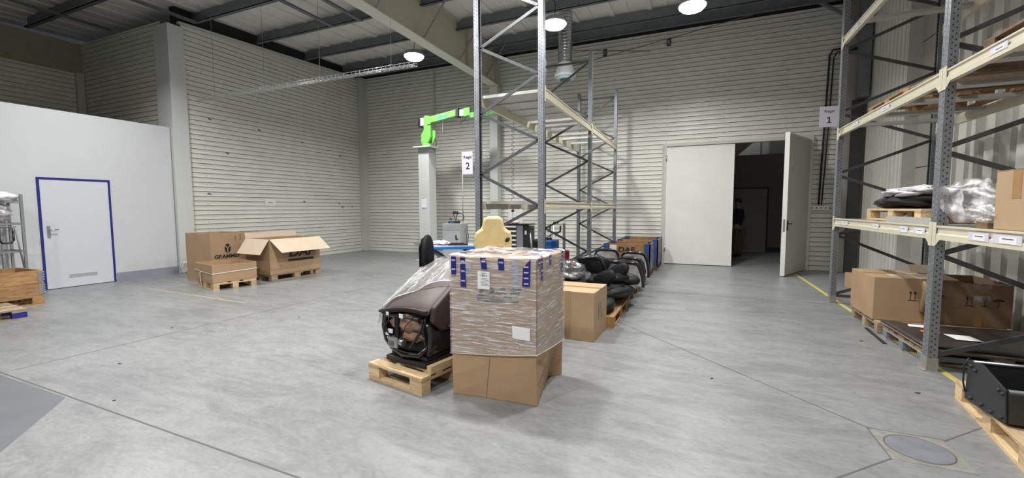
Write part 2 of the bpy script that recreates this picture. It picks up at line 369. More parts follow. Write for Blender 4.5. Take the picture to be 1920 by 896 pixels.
# profiled cladding: ribs run horizontally, pitch 0.115
PITCH = 0.1145
def rib_profile(z0, z1):
    out = []; z = z0
    while z < z1:
        for dz, d in ((0, 0.0), (0.012, 0.0), (0.052, -0.004), (0.088, 0.0), (0.098, 0.0), (0.0985, -0.045), (0.114, -0.045)):
            zz = z + dz
            if zz < z1: out.append((zz, d))
        z += PITCH
    out.append((z1, 0.0)); return out
def clad(mb, P, a, b, z0, z1, ztop=None):
    """P(t, d, z) -> point; t from a to b along the wall, d = depth out of the wall"""
    prof = rib_profile(z0, z1)
    A = [mb.bm.verts.new(P(a, d, min(z, ztop(a)) if ztop else z)) for z, d in prof]
    B = [mb.bm.verts.new(P(b, d, min(z, ztop(b)) if ztop else z)) for z, d in prof]
    for i in range(len(prof) - 1):
        mb.bm.faces.new((A[i], B[i], B[i + 1], A[i + 1])).material_index = 0
def screws(mb, P, ts, z0, z1, step=2):
    z = z0 + 0.036
    k = 0
    while z < z1 - 0.05:
        if k % step == 0:
            for t in ts:
                c = Vector(P(t, 0.002, z)); e1 = (Vector(P(t + 0.009, 0.002, z)) - c); e2 = Vector((0, 0, 0.009))
                mb.bm.faces.new([mb.bm.verts.new(c + e1 * math.cos(q) + e2 * math.sin(q)) for q in (0, PI / 3, 2 * PI / 3, PI, 4 * PI / 3, 5 * PI / 3)]).material_index = 1
        z += PITCH; k += 1
ztopL = lambda y: 5.80 + (y - 6.35) * 0.052
wl = MB([M_CLAD, M_INK2]); PL = lambda t, d, z: (XL + d, t, z)
clad(wl, PL, 6.35, 12.15, 0.0, 6.13, ztopL); screws(wl, PL, (6.75, 8.2, 9.7, 11.2), 0, 5.7)
for y_, z_ in ((6.9, 3.75), (8.2, 3.7), (7.3, 2.95), (9.6, 3.55), (11.1, 3.3), (9.6, 1.75), (11.0, 1.70), (11.15, 1.58), (11.6, 1.6), (6.8, 1.9)):
    wl.bar((XL + 0.003, y_ - 0.035, z_), (XL + 0.003, y_ + 0.035, z_ - 0.02), 0.008, 0.03, 1)
struct('wall_left', wl)
struct('trim_8', MB(M_CLADTRIM).prism([(6.3, 5.80), (12.2, 6.10), (12.2, 6.16), (6.3, 5.86)], ('x', XL - 0.06, XL + 0.03)))
wb = MB([M_CLAD, M_INK2]); PB = lambda t, d, z: (t, YB - d, z)
clad(wb, PB, -10.95, -0.80, 0.0, 6.13); clad(wb, PB, -0.80, 2.52, 3.20, 6.13)
clad(wb, PB, 2.52, XR + 0.1, 0.0, 6.13)
# cladding's blank reveal above the gate
screws(wb, PB, (-9.4, -7.95, -6.6, -5.0, -3.6, -2.15), 0, 6.0); screws(wb, PB, (-0.75, 0.6, 1.95), 3.2, 6.0); screws(wb, PB, (3.1,), 0, 6.0)
struct('wall_back', wb)
# square corner post between left and back walls
struct('trim_9', MB(M_CLADTRIM).box(XL, -10.93, 12.0, YB + .02, 0, 6.12))
# top of wall flashing and steel above
struct('trim_10', MB(M_DARK).box(-11.6, 3.7, YB + .03, YB + .12, 5.9, 6.6))
struct('trim_11', MB(M_DARK).box(-11.45, -11.3, 6.3, 12.3, 5.7, 6.6))
# white office wall
struct('wall_office', MB(M_WHITE).box(XL - 0.15, XL, -1.0, 3.76, 0, 3.385).box(XL - 0.15, XL, 4.84, 6.0, 0, 3.385).box(XL - 0.15, XL, 3.76, 4.84, 2.11, 3.385))
struct('ceiling_office', MB(M_CONC).box(-15.0, XL - 0.151, -1.0, 6.0, 3.25, 3.37))
struct('baseboard_left', MB(M_BASE).box(XL, XL + 0.012, 4.85, 6.0, 0, 0.178).box(XL, XL + 0.012, -1.0, 3.73, 0, 0.178))
# column cover
col = MB([M_COLUMN, M_INK2]).box(XL - 0.45, XL + 0.09, 6.02, 6.36, 0, 5.72)
for z_ in [0.4 + i * 0.62 for i in range(9)]:
    col.box(XL + 0.09, XL + 0.094, 6.335, 6.345, z_, z_ + 0.012, mi=1)
struct('wall_column', col, bevel=0.004)
tag(MB(mat('crumpled_floor_foil', (0.66, 0.68, 0.68), 0.5, bump=0.8, scale=14)).grid(lambda a, b: (XL + 0.10 + 0.028 * b * (1 + .4 * math.sin(a * 14)), 6.00 + 0.13 * a + .02 * math.sin(7 * b), 0.0 + 0.28 * b + .01 * math.sin(a * 9)), 10, 10).build('foil_wrap', solid=0.004), 'crumpled pale foil wrap at the foot of the wall column', 'wrap')
# recess above the office: cladding facing the camera, far wall, band
wr = MB([M_CLAD, M_INK2]); PR = lambda t, d, z: (t, 6.12 - d, z)
clad(wr, PR, -15.05, -11.5, 3.3, 5.86); struct('wall_recess_side', wr)
wf = MB([M_CLAD, M_INK2]); PF = lambda t, d, z: (-15.05 + d, t, z)
clad(wf, PF, -1.0, 5.95, 3.3, 5.08); struct('wall_recess_back', wf)
struct('wall_recess_band', MB(M_CONC).box(-15.2, -15.02, -1.0, 6.12, 5.08, 5.85))
struct('trim_12', MB(M_CLADTRIM).box(-15.05, -14.95, 5.95, 6.11, 3.3, 5.08))
# rest of the shell, behind the camera
struct('wall_front', MB(M_CLADTRIM).box(-17, 6, -9.2, -9, 0, 6.3))
struct('wall_far_left', MB(M_CLADTRIM).box(-15.4, -15.2, -9, -1.0, 0, 6.2))
# right wall: flat bays and vertical ribs
def vribs(mb, x, y0, y1, z0, z1, pitch=0.20):
    pts = []; y = y0
    while y < y1:
        for dy, d in ((0, 0), (pitch * .62, 0), (pitch * .66, 0.06), (pitch * .96, 0.06)):
            if y + dy < y1: pts.append((y + dy, d))
        y += pitch
    pts.append((y1, 0))
    A = [mb.bm.verts.new((x + d, yy, z0)) for yy, d in pts]; B = [mb.bm.verts.new((x + d, yy, z1)) for yy, d in pts]
    for i in range(len(pts) - 1): mb.bm.faces.new((A[i], A[i + 1], B[i + 1], B[i]))
struct('wall_right', (lambda mb: (vribs(mb, XR, 10.07, 11.95, 0, 6.2, 0.17), vribs(mb, XR + 0.1, -9.0, 8.75, 0, 6.2, 0.32), mb)[-1])(MB(M_CLAD)))
struct('trim_13', MB(M_CLADTRIM).box(XR - 0.02, XR + 0.22, 9.99, 10.07, 0, 6.2))
rp = MB([M_PANEL, M_DARK]).box(XR + 0.18, XR + 0.3, 8.7, 10.0, 0, 6.2)
for z_ in (1.1, 2.2, 3.3, 4.4, 5.5): rp.box(XR + 0.175, XR + 0.185, 8.7, 10.0, z_, z_ + 0.012, mi=1)
struct('wall_right_column', rp)
struct('trim_14', MB(M_HALLD).box(3.18, 3.40, 11.95, 12.15, 0, 3.9))
struct('trim_15', MB(M_PANEL).box(2.98, 3.46, 12.02, 12.19, 0, 6.1))

# roof: liner sheet with ribs, purlins along X
zp = lambda y: 5.95 + 0.0326 * (y - 6.7)
rf = MB(M_DECK)
rf.poly([(-16, -9.2, zp(-9.2) + .30), (6, -9.2, zp(-9.2) + .30), (6, 13, zp(13) + .30), (-16, 13, zp(13) + .30)])
for i in range(24):
    x_ = -15.6 + i * 0.9
    rf.prism([(-9, zp(-9) + .30), (12.9, zp(12.9) + .30), (12.9, zp(12.9) + .255), (-9, zp(-9) + .255)], ('x', x_, x_ + 0.10))
    rf.prism([(-9, zp(-9) + .30), (12.9, zp(12.9) + .30), (12.9, zp(12.9) + .28), (-9, zp(-9) + .28)], ('x', x_ + .42, x_ + 0.46))
struct('ceiling', rf)
def purlin(y, x0, x1, n):
    z = zp(y); mb = MB(M_PURLIN)
    mb.box(x0, x1, y - 0.012, y + 0.012, z, z + 0.26).box(x0, x1, y - 0.08, y + 0.0, z, z + 0.014).box(x0, x1, y, y + 0.08, z + 0.245, z + 0.26).box(x0, x1, y - 0.08, y - 0.066, z, z + 0.03)
    tag(mb.build('roof_purlin'), n, 'roof beam', 'steel purlins under the roof')
PN = 'dark steel purlin spanning the hall under the roof liner'
for y_, x_, nm in ((2.1, -15, 'dark steel roof purlin nearest the viewer, over the dark recess'), (3.65, -15, 'dark steel roof purlin crossing the far top left corner'), (5.15, -15.0, 'dark steel roof purlin passing over the recess wall, left of the wall column'), (6.7, -11.3, 'dark steel roof purlin starting above the wall column, fifth from the back wall'), (8.25, -11.1, 'dark steel roof purlin fourth from the back wall'), (9.8, -11.1, 'dark steel roof purlin crossing just in front of the air duct top'), (11.3, -11.1, 'dark steel roof purlin just behind the air duct, second from the back wall')): purlin(y_, x_, 3.5, nm)
tag(MB(M_PURLIN).box(-11.1, 3.5, 11.86, 11.88, 6.08, 6.4).box(-11.1, 3.5, 11.80, 11.88, 6.08, 6.1).build('eaves_beam'), 'deep dark steel beam just in front of the back wall top', 'roof beam')
for k, (x_, y0, y1) in enumerate(((-8.28, 4.5, 8.1), (-7.42, 4.5, 8.2), (-11.0, 4.0, 6.6), (-13.3, 2.0, 6.0))):
    tag(MB(M_PURLIN).box(x_ - 0.05, x_ + 0.05, y0, y1, zp(y1) - 0.045, zp(y1) - 0.035).box(x_ - 0.05, x_ - .045, y0, y1, zp(y1) - 0.04, zp(y1) - 0.005).box(x_ + .045, x_ + 0.05, y0, y1, zp(y1) - 0.04, zp(y1) - 0.005).build('roof_rail'),
        ('thin channel rail under the purlins, first left of the beige girder', 'thin channel rail under the purlins, second left of the beige girder', 'channel rail under the purlins above the wall column', 'channel rail under the purlins over the dark recess')[(1, 0, 2, 3)[k]], 'rail')
# main girder, beige I section
gd = thing('main_girder', 'large beige painted steel girder running along the hall to the back wall', 'girder')
MB(M_BEIGE).prism([(-3, 5.26), (12.05, 5.26), (12.05, 6.30), (-3, 6.05)], ('x', -5.76, -5.74)).build('web', gd)
MB(mat('pale_girder_flange', (0.68, 0.67, 0.60), .5)).box(-5.89, -5.61, -3, 12.0, 5.235, 5.26).build('bottom_flange', gd)
MB(M_BEIGE).prism([(-3, 6.05), (12.05, 6.30), (12.05, 6.325), (-3, 6.075)], ('x', -5.87, -5.63)).build('top_flange', gd)
MB(M_BEIGE).box(-5.87, -5.63, 10.2, 10.22, 5.26, 6.27).build('stiffener_plate', gd)
MB(M_BEIGE).box(-5.87, -5.63, 12.03, 12.06, 5.2, 6.3).build('end_plate', gd)
for y_ in (5.15, 6.7, 8.25, 9.8, 11.3):
    MB(M_PURLIN).bar((-5.62, y_ - 0.1, 5.28), (-5.0, y_ - 0.1, zp(y_) + 0.05), 0.05, 0.012).build('fly_brace', gd)
    MB(M_PURLIN).bar((-5.88, y_ - 0.1, 5.28), (-6.4, y_ - 0.1, zp(y_) + 0.05), 0.05, 0.012).build('fly_brace', gd)
gc = thing('girder_column', 'pale steel column against the back wall carrying the beige girder', 'column', (-5.75, 12.06, 0))
MB(M_COLUMN).box(-0.13, 0.13, -0.13, 0.13, 0, 5.2).build('shaft', gc, bevel=0.004)
MB(M_BEIGE).box(-0.17, 0.17, -0.15, 0.14, 5.19, 5.235).build('head_plate', gc)
# roof bracing in front of back wall
for k, (a, b) in enumerate((((-5.0, 11.2, 5.95), (-1.2, 11.95, 5.6)), ((-3.6, 11.95, 5.45), (2.9, 11.0, 6.0)))):
    tag(MB(M_INK2).tube([a, b], 0.009, 6).build('brace_rod'), ('thin dark bracing rod below the roof, left rod', 'thin dark bracing rod below the roof, right rod')[k], 'rod')
for k, x_ in enumerate((-2.42, -0.75)):
    tag(MB([M_DARK, M_PURLIN]).box(x_ - .05, x_ + .05, YB - .05, YB + .0, 5.72 + k * .03, 5.9 + k * .03).box(x_ - .035, x_ + .035, YB - .06, YB - .05, 5.74 + k * .03, 5.86 + k * .03, mi=1).build('wall_bracket'), ('small dark bracket high on the back wall right of the duct', 'small dark bracket high on the back wall above the gate')[k], 'bracket')
kb = thing('knee_brace', 'dark steel knee brace in the top right corner of the back wall', 'brace')
MB(M_PURLIN).bar((2.45, 11.8, 6.08), (3.3, 11.8, 5.45), 0.07, 0.06).build('strut', kb)
MB(M_PURLIN).box(3.2, 3.4, 11.7, 11.9, 3.9, 6.1).build('post', kb)

# ------------------------------------------------------------------ office door (blue frame)
od = thing('door_1', 'white', 'door', (XL, 3.76, 0)); del od['label']; del od['category']; od['kind'] = 'structure'
MB(M_DOOR).box(-0.05, 0.012, 0.035, 1.035, 0.012, 2.07).build('door_leaf', od)
MB(M_BLUEFR).box(-0.1, 0.02, 0.0, 0.035, 0, 2.105).box(-0.1, 0.02, 1.035, 1.07, 0, 2.105).box(-0.1, 0.02, 0.035, 1.035, 2.07, 2.105).build('door_frame', od)
MB(M_INK).box(-0.04, 0.01, 0.035, 1.035, 0, 0.011).build('threshold_gap', od)
h = MB(M_GALV).box(0.012, 0.022, 0.09, 0.135, 0.98, 1.2).tube([(0.02, 0.113, 1.13), (0.06, 0.113, 1.13), (0.062, 0.24, 1.13)], 0.009).build('door_handle', od)
v = MB([M_DOOR, M_MGREY]).box(0.012, 0.018, 0.34, 0.78, 0.19, 0.26)
for i in range(5): v.box(0.018, 0.0205, 0.35, 0.77, 0.20 + i * 0.012, 0.2035 + i * 0.012, mi=1)
v.build('vent_grille', od)

# ------------------------------------------------------------------ double gate in the back wall
def gate_leaf(name, wd, loc, rz, m1, extras):
    g = thing(name, 'x', 'door', loc, rz); del g['label']; del g['category']; g['kind'] = 'structure'
    MB(m1).box(0, wd, -0.03, 0.03, 0.015, 3.09).build('gate_panel', g, bevel=0.004)
    MB(M_GATE).box(wd - 0.006, wd + 0.01, -0.045, 0.045, 0.015, 3.10).build('edge_strip', g)
    MB(M_GATE).box(0, wd, -0.036, 0.036, 3.07, 3.10).build('top_rail', g)
    for z_ in (0.35, 2.75): MB(M_GALV).tube([(0.0, -0.045, z_), (0.0, -0.045, z_ + 0.14)], 0.016).build('hinge', g)
    if extras:
        hd = MB(M_INK).box(wd - 0.11, wd - 0.06, -0.045, -0.03, 1.0, 1.22).tube([(wd - 0.085, -0.03, 1.15), (wd - 0.085, -0.09, 1.15), (wd - 0.21, -0.09, 1.15)], 0.01).build('gate_handle', g)
        MB(M_INK).box(wd - 0.11, wd - 0.06, 0.03, 0.045, 1.0, 1.22).tube([(wd - 0.085, 0.03, 1.15), (wd - 0.085, 0.09, 1.15), (wd - 0.21, 0.09, 1.15)], 0.01).build('gate_handle', g)
        MB(M_GALV).box(wd + 0.01, wd + 0.013, -0.02, 0.02, 0.98, 1.25).build('lock_plate', g)
    return g
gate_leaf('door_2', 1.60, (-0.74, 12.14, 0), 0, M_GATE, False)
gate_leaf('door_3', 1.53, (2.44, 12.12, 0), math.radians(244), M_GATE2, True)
fr = MB(M_CLADTRIM).box(-0.80, -0.74, 12.1, 12.24, 0, 3.2).box(2.45, 2.52, 12.1, 12.24, 0, 3.2).box(-0.74, 2.45, 12.1, 12.24, 3.12, 3.2).box(-0.85, -0.80, YB - .03, YB, 0, 3.2)
struct('trim_16', fr)
# neighbouring hall seen through the gate
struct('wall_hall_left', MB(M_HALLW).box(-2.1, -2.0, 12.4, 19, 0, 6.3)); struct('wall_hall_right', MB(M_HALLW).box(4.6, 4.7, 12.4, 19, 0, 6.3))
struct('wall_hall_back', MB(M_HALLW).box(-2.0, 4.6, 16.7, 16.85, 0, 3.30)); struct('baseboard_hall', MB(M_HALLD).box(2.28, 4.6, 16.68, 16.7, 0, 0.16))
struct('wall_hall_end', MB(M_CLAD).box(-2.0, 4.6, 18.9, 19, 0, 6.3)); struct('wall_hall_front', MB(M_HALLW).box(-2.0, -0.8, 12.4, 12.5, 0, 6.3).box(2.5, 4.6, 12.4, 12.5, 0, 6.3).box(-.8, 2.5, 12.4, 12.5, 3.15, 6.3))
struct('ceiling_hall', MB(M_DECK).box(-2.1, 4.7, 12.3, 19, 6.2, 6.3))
hd_ = thing('door_4', 'x', 'door', (1.2, 16.68, 0)); del hd_['label']; del hd_['category']; hd_['kind'] = 'structure'
MB(mat('hall_door_paint', (0.30, 0.29, 0.28), 0.6)).box(0, 1.02, 0, 0.015, 0.02, 2.15).build('door_leaf', hd_)
MB(M_HALLD).box(1.02, 1.07, -0.01, 0.02, 0, 2.19).box(-0.05, 0.0, -0.01, 0.02, 0, 2.19).box(0, 1.02, -0.01, 0.02, 2.15, 2.19).build('door_frame', hd_)
MB(mat('threshold_metal', (0.6, 0.58, 0.55), 0.3)).box(0, 1.02, -0.02, 0.0, 0, 0.02).build('threshold', hd_)
tag(MB(M_BEIGE).bar((0.9, 17.6, 3.2), (2.1, 17.9, 4.3), 0.25, 0.3).bar((0.85, 17.45, 3.2), (2.05, 17.75, 4.3), 0.03, 0.4).build('slanted_beam'), 'pale slanted steel beam above the far wall through the gate', 'beam')
tag(MB(M_CLADTRIM).box(2.45, 3.2, 18.3, 18.6, 0, 6.2).build('hall_column'), 'pale column far back in the next hall, above its grey wall', 'column')
tag(MB(M_CLADTRIM).box(2.15, 2.22, 18.3, 18.37, 0, 6.2).build('hall_pipe'), 'thin pale pipe far back in the next hall beside the column', 'pipe')

# ------------------------------------------------------------------ lamps
def lamp(x, y, label, z=5.32, cord=True, watt=LAMP_W):
    g = thing('high_bay_lamp', label, 'lamp', (x, y, z), group='round high bay lamps')
    MB(M_GALV).lathe([(0.24, 0.02), (0.27, 0.03), (0.22, 0.12), (0.10, 0.17), (0.05, 0.18), (0.0001, 0.18)], seg=28).build('lamp_housing', g)
    MB(M_LENS).lathe([(0.0001, -0.085), (0.10, -0.08), (0.19, -0.05), (0.24, 0.0), (0.245, 0.02)], seg=28).build('lamp_lens', g)
    if cord: MB(M_DARK).tube([(0, 0, 0.18), (0.02, 0.01, 0.40), (-0.04, 0.0, 0.55), (0.0, 0, zp(y) - z + 0.20)], 0.008, 6).build('lamp_cord', g)
    ld = bpy.data.lights.new('lamp_light', 'AREA'); ld.shape = 'DISK'; ld.size = 0.32; ld.energy = watt; ld.spread = math.radians(150); ld.color = (1.0, 0.985, 0.955)
    lo = bpy.data.objects.new('lamp_light', ld); C.objects.link(lo); lo.parent = g; lo.location = (0, 0, -0.095)
    return g
lamp(-6.62, 9.15, 'glowing round high bay lamp at the end of the wire cable tray')
lamp(-2.80, 8.78, 'glowing round high bay lamp beside the spiral air duct')
lamp(-0.15, 9.08, 'glowing round high bay lamp above the double gate, rightmost lit lamp')
for (x_, y_, nm) in ((-8.9, 4.2, 'round high bay lamp above the open floor beside the white office wall'), (-4.7, 4.3, 'round high bay lamp above the open floor, just right of the beige girder'), (-2.8, 4.3, 'round high bay lamp above the wrapped carton, out of the picture'), (-0.15, 4.3, 'round high bay lamp above the bare aisle floor, out of the picture'), (-6.6, -0.6, 'round high bay lamp behind the viewer on the office side'), (-2.8, -0.6, 'round high bay lamp behind the viewer, middle of its row'), (-0.15, -0.6, 'round high bay lamp behind the viewer on the rack side')):
    lamp(x_, y_, nm)
def hall_fill():  # added fill lights without fixtures, to lift the next hall to dark grey
    ld = bpy.data.lights.new('hall_fill', 'AREA'); ld.shape = 'DISK'; ld.size = 0.5; ld.energy = 16
    lo = bpy.data.objects.new('hall_fill', ld); C.objects.link(lo); lo.location = (1.5, 18.0, 5.9)
    ld2 = bpy.data.lights.new('hall_fill', 'AREA'); ld2.shape = 'DISK'; ld2.size = 0.5; ld2.energy = 5
    lo2 = bpy.data.objects.new('hall_fill', ld2); C.objects.link(lo2); lo2.location = (3.6, 14.5, 5.5)
hall_fill()

# spiral duct with diffuser
du = thing('air_duct', 'shiny spiral steel air duct hanging from the roof with white diffuser', 'duct', (-3.07, 10.5, 4.66))
prof = [(0.175, 0.35)]
z_ = 0.35
while z_ < 1.62:
    prof += [(0.175, z_ + 0.005), (0.180, z_ + 0.014), (0.180, z_ + 0.024), (0.175, z_ + 0.034), (0.175, z_ + 0.072)]; z_ += 0.075
MB(mat('spiral_duct_steel', (0.55, 0.56, 0.58), 0.22, 0.9, var=0.1, scale=5)).lathe(prof, seg=36).build('duct_tube', du)
MB(mat('white_diffuser', (0.88, 0.90, 0.92), 0.4)).lathe([(0.02, 0.10), (0.225, 0.095), (0.26, 0.10), (0.262, 0.15), (0.178, 0.40), (0.178, 0.44)], seg=36).build('diffuser_cone', du)
MB(mat('pale_blue_ring', (0.42, 0.55, 0.62), 0.4)).lathe([(0.12, 0.04), (0.20, 0.03), (0.225, 0.05), (0.23, 0.09), (0.10, 0.09)], seg=36).build('diffuser_ring', du)
MB(M_DGREY).lathe([(0.02, 0.0), (0.10, 0.0), (0.13, 0.03), (0.10, 0.05), (0.02, 0.05)], seg=28).build('diffuser_core', du)

# wire cable tray
tr = thing('cable_tray', 'long zinc wire cable tray hanging on four thin cords', 'cable tray', (0, 6.42, 4.03))
x0, x1 = -10.72, -4.62
MB(M_ZINC).tube([(x0, -0.05, 0), (x1, -0.05, 0)], 0.004, 5).tube([(x0, 0.05, 0), (x1, 0.05, 0)], 0.004, 5).tube([(x0, -0.05, 0.055), (x1, -0.05, 0.055)], 0.004, 5).tube([(x0, 0.05, 0.055), (x1, 0.05, 0.055)], 0.004, 5).tube([(x0, 0, 0), (x1, 0, 0)], 0.004, 5).build('long_wire', tr)
n_ = 60; g0 = None
for i in range(n_ + 1):
    xx = x0 + (x1 - x0) * i / n_
    if g0 is None:
        g0 = MB(M_ZINC).tube([(0, -0.05, 0.06), (0, -0.05, 0), (0, 0.05, 0), (0, 0.05, 0.06)], 0.004, 5).build('cross_wire', tr); g0.location = (xx, 0, 0); gg = g0
    else:
        gg = g0.copy(); C.objects.link(gg); gg.location = (xx, 0, 0)
for xx, top in ((-10.15, 1.85), (-8.5, 1.95), (-6.9, 1.95), (-5.15, 1.95)):
    MB(M_GALV).tube([(xx, 0, 0.09), (xx, 0, top)], 0.004, 5).build('hanger_cord', tr)
    MB(M_ZINC).tube([(xx - 0.02, -0.06, 0.05), (xx, 0, 0.10), (xx + 0.02, 0.06, 0.05)], 0.006, 5).build('hanger_clip', tr)

# conduits on back wall
tag(MB(M_CLADTRIM).box(-8.08, -8.03, YB - .045, YB - .005, 2.6, 6.1).build('wall_conduit'), 'pale vertical conduit on the back wall behind the green arm', 'conduit')
cc = thing('cable_drop', 'dark vertical cable bundle down the back wall right of the gate', 'cable', (0, YB, 0))
MB([M_DARK, M_INK2]).tube([(3.05, -0.05, 5.12), (2.82, -0.05, 5.12), (2.76, -0.05, 5.0), (2.72, -0.05, 3.3), (2.68, -0.05, 1.56)], 0.02, 6).tube([(3.05, -0.05, 5.06), (2.90, -0.05, 5.06), (2.84, -0.05, 4.94), (2.80, -0.05, 3.3), (2.74, -0.05, 1.56)], 0.015, 6).build('cable', cc)
MB(M_PAPER).box(2.50, 2.88, -0.09, -0.02, 1.44, 1.54).build('socket_strip', cc, bevel=0.005)
for i in range(4): MB(M_DGREY).lathe([(0.0001, 0), (0.018, 0), (0.018, 0.004), (0.0001, 0.004)], T=Matrix.Translation((2.55 + i * 0.09, -0.092, 1.49)) @ Matrix.Rotation(PI / 2, 4, 'X'), seg=12).build('socket', cc)
MB(M_DARK).box(2.95, 3.3, -0.25, -0.03, 5.0, 5.06).build('bracket', cc)

# manhole
mh = thing('manhole_cover', 'round grey steel cover set in a square patch of floor', 'manhole cover', (1.31, 3.33, 0))
MB(M_MORTAR).box(-0.195, 0.195, -0.195, 0.195, 0, 0.0012).build('mortar_patch', mh)
MB(M_JOINT).box(-0.2, -0.193, -0.2, 0.2, 0, 0.002).box(-0.2, 0.2, 0.193, 0.2, 0, 0.002).build('patch_edge', mh)
MB(M_INK2).lathe([(0.158, 0.0), (0.168, 0.0), (0.168, 0.003), (0.158, 0.003), (0.158, 0)], seg=48).build('rim', mh)
_l = MB(M_MAN).lathe([(0.158, 0.0), (0.158, 0.0025)], seg=48).build('lid', mh); [setattr(p, 'use_smooth', False) for p in _l.data.polygons]

# ------------------------------------------------------------------ pallet racks
def upright(parent, x, y, z1, sx):
    """sx: +1 means open side towards +x (front face at x, facing -x)"""
    h_ = 0.05
    pts = [(0, -h_), (0, -0.010), (0.008, -0.006), (0.008, 0.006), (0, 0.010), (0, h_), (0.072, h_), (0.072, 0.030), (0.067, 0.030), (0.067, h_ - 0.004), (0.013, h_ - 0.004), (0.013, -h_ + 0.004), (0.067, -h_ + 0.004), (0.067, -0.030), (0.072, -0.030), (0.072, -h_)]
    if sx < 0: pts = [(-u, v_) for u, v_ in pts]
    mb = MB(M_POST); mb.prism(pts, ('z', 0.004, z1)); o = mb.build('upright', parent); o.location = (x, y, 0)
    f = MB(M_FOOT).box(-0.03 if sx > 0 else -0.11, 0.11 if sx > 0 else 0.03, -0.07, 0.07, 0, 0.006).box(-0.006 if sx > 0 else -0.078, 0.078 if sx > 0 else 0.006, -0.056, 0.056, 0.006, 0.12).build('base_plate', o)
    return o
def zig(parent, y, xa, xb, zs, start_b=True):
    cur = xb if start_b else xa
    for z0_, z1_ in zip(zs, zs[1:]):
        nxt = xa if cur == xb else xb
        MB(M_BRACE).bar((cur, y, z0_), (nxt, y, z1_), 0.022, 0.04).build('diagonal_brace', parent); cur = nxt
def beam(parent, xf, y0, y1, ztop, hgt, face, labels=()):
    """box beam along Y; face=+1 beam face looks +x"""
    t_ = 0.045
    xa, xb = (xf - t_, xf) if face > 0 else (xf, xf + t_)
    z0_ = ztop - hgt
    prof = [(xa, z0_), (xb, z0_), (xb, z0_ + 0.028), (xb - 0.006 * face * 0, z0_ + 0.028), (xb, ztop), (xa, ztop)]
    mb = MB(M_RACKB); lip = 0.012 * (1 if face > 0 else -1)
    if face > 0: pr_ = [(xa, z0_), (xb, z0_), (xb, z0_ + hgt * .38), (xb - .012, z0_ + hgt * .46), (xb - .012, ztop - hgt * .2), (xb, ztop - hgt * .12), (xb, ztop), (xa, ztop)]
    else: pr_ = [(xb, z0_), (xa, z0_), (xa, z0_ + hgt * .38), (xa + .012, z0_ + hgt * .46), (xa + .012, ztop - hgt * .2), (xa, ztop - hgt * .12), (xa, ztop), (xb, ztop)]
    mb.prism(pr_, ('y', y0, y1)); b_ = mb.build('beam', parent)
    for ye, s_ in ((y0, 1), (y1, -1)):
        yo = ye - s_ * 0.05
        MB([M_RACKB, M_INK2]).box(xf - 0.004 if face < 0 else xf, xf if face < 0 else xf + 0.004, min(yo + s_ * .003, ye + s_ * .012), max(yo + s_ * .003, ye + s_ * .012), z0_ - 0.06, ztop + 0.03).prism([(ye, z0_ - 0.06), (ye + s_ * 0.07, z0_), (ye, z0_)], ('x', xa, xa + 0.004)).build('end_connector', b_)
    for yl, wd in labels:
        xx = xf + 0.003 * face
        MB([M_PAPER2]).box(min(xx, xf), max(xx, xf), yl, yl + wd, z0_ + 0.03, ztop - 0.03).build('label_holder', b_)
        xx2 = xf + 0.005 * face
        MB([M_PAPER, M_INK2]).box(min(xx, xx2), max(xx, xx2), yl + wd * .15, yl + wd * .75, z0_ + 0.034, ztop - 0.045).box(min(xx, xx2) - .0006, max(xx, xx2) + .0006, yl + wd * .25, yl + wd * .65, ztop - 0.062, ztop - 0.054, mi=1).build('beam_label', b_)
    return b_
ZN = [0.12, 0.62, 1.08, 1.535, 1.995, 2.444, 2.867, 3.333, 3.796, 4.127, 4.45]
r1 = thing('pallet_rack', 'tall grey and ivory pallet rack along the right wall, signed 1', 'rack', (0, 0, 0))
YF = [8.12, 5.06, 2.0]; XA, XB = 1.99, 3.17
for y_ in YF[:2]:
    upright(r1, XA, y_, 5.0, 1); upright(r1, XB, y_, 5.0, -1)
upright(r1, XA, 2.0, 5.0, 1) if False else None
ZR = [0.116, 0.33, 1.036, 2.0, 2.98, 3.85, 4.8]
MB(M_BRACE).bar((XA + .07, YF[0], 0.11), (XB - .07, YF[0], 0.11), 0.022, 0.04).build('horizontal_brace', r1)
MB(M_BRACE).bar((XA + .07, YF[1], 0.11), (XB - .07, YF[1], 0.11), 0.022, 0.04).build('horizontal_brace', r1)
for y_ in YF[:2]:
    for (a, b) in (((0, 0.14), (1, 0.56)), ((1, 0.60), (0, 1.06)), ((0, 1.08), (1, 1.50)), ((1, 1.56), (0, 1.98)), ((0, 2.04), (1, 2.46)), ((1, 2.5), (0, 2.92)), ((0, 2.98), (1, 3.42)), ((1, 3.46), (0, 3.86)), ((0, 3.9), (1, 4.32)), ((1, 4.36), (0, 4.8))):
        xs_ = (XA + .07, XB - .07)
        MB(M_BRACE).bar((xs_[a[0]], y_, a[1]), (xs_[b[0]], y_, b[1]), 0.024, 0.042).build('diagonal_brace', r1)
for ya, yb_, L in ((5.11, 8.07, ((5.2, .22), (5.55, .2), (6.3, .2), (7.4, .3))), (1.2, 5.01, ((3.9, .3), (4.25, .25), (3.5, .3)))):
    beam(r1, XA - 0.002, ya, yb_, 1.335, 0.125, -1, L)
    beam(r1, XB + 0.002, ya, yb_, 1.335, 0.125, 1)
    beam(r1, XA - 0.002, ya, yb_, 2.70, 0.11, -1, ((6.2, .25), (7.2, .2)) if ya > 4 else ((4.2, .2),))
    beam(r1, XB + 0.002, ya, yb_, 2.70, 0.11, 1)
    beam(r1, XA - 0.002, ya, yb_, 4.06, 0.11, -1, ((7.4, .3),) if ya > 4 else ())
    beam(r1, XB + 0.002, ya, yb_, 4.06, 0.11, 1)
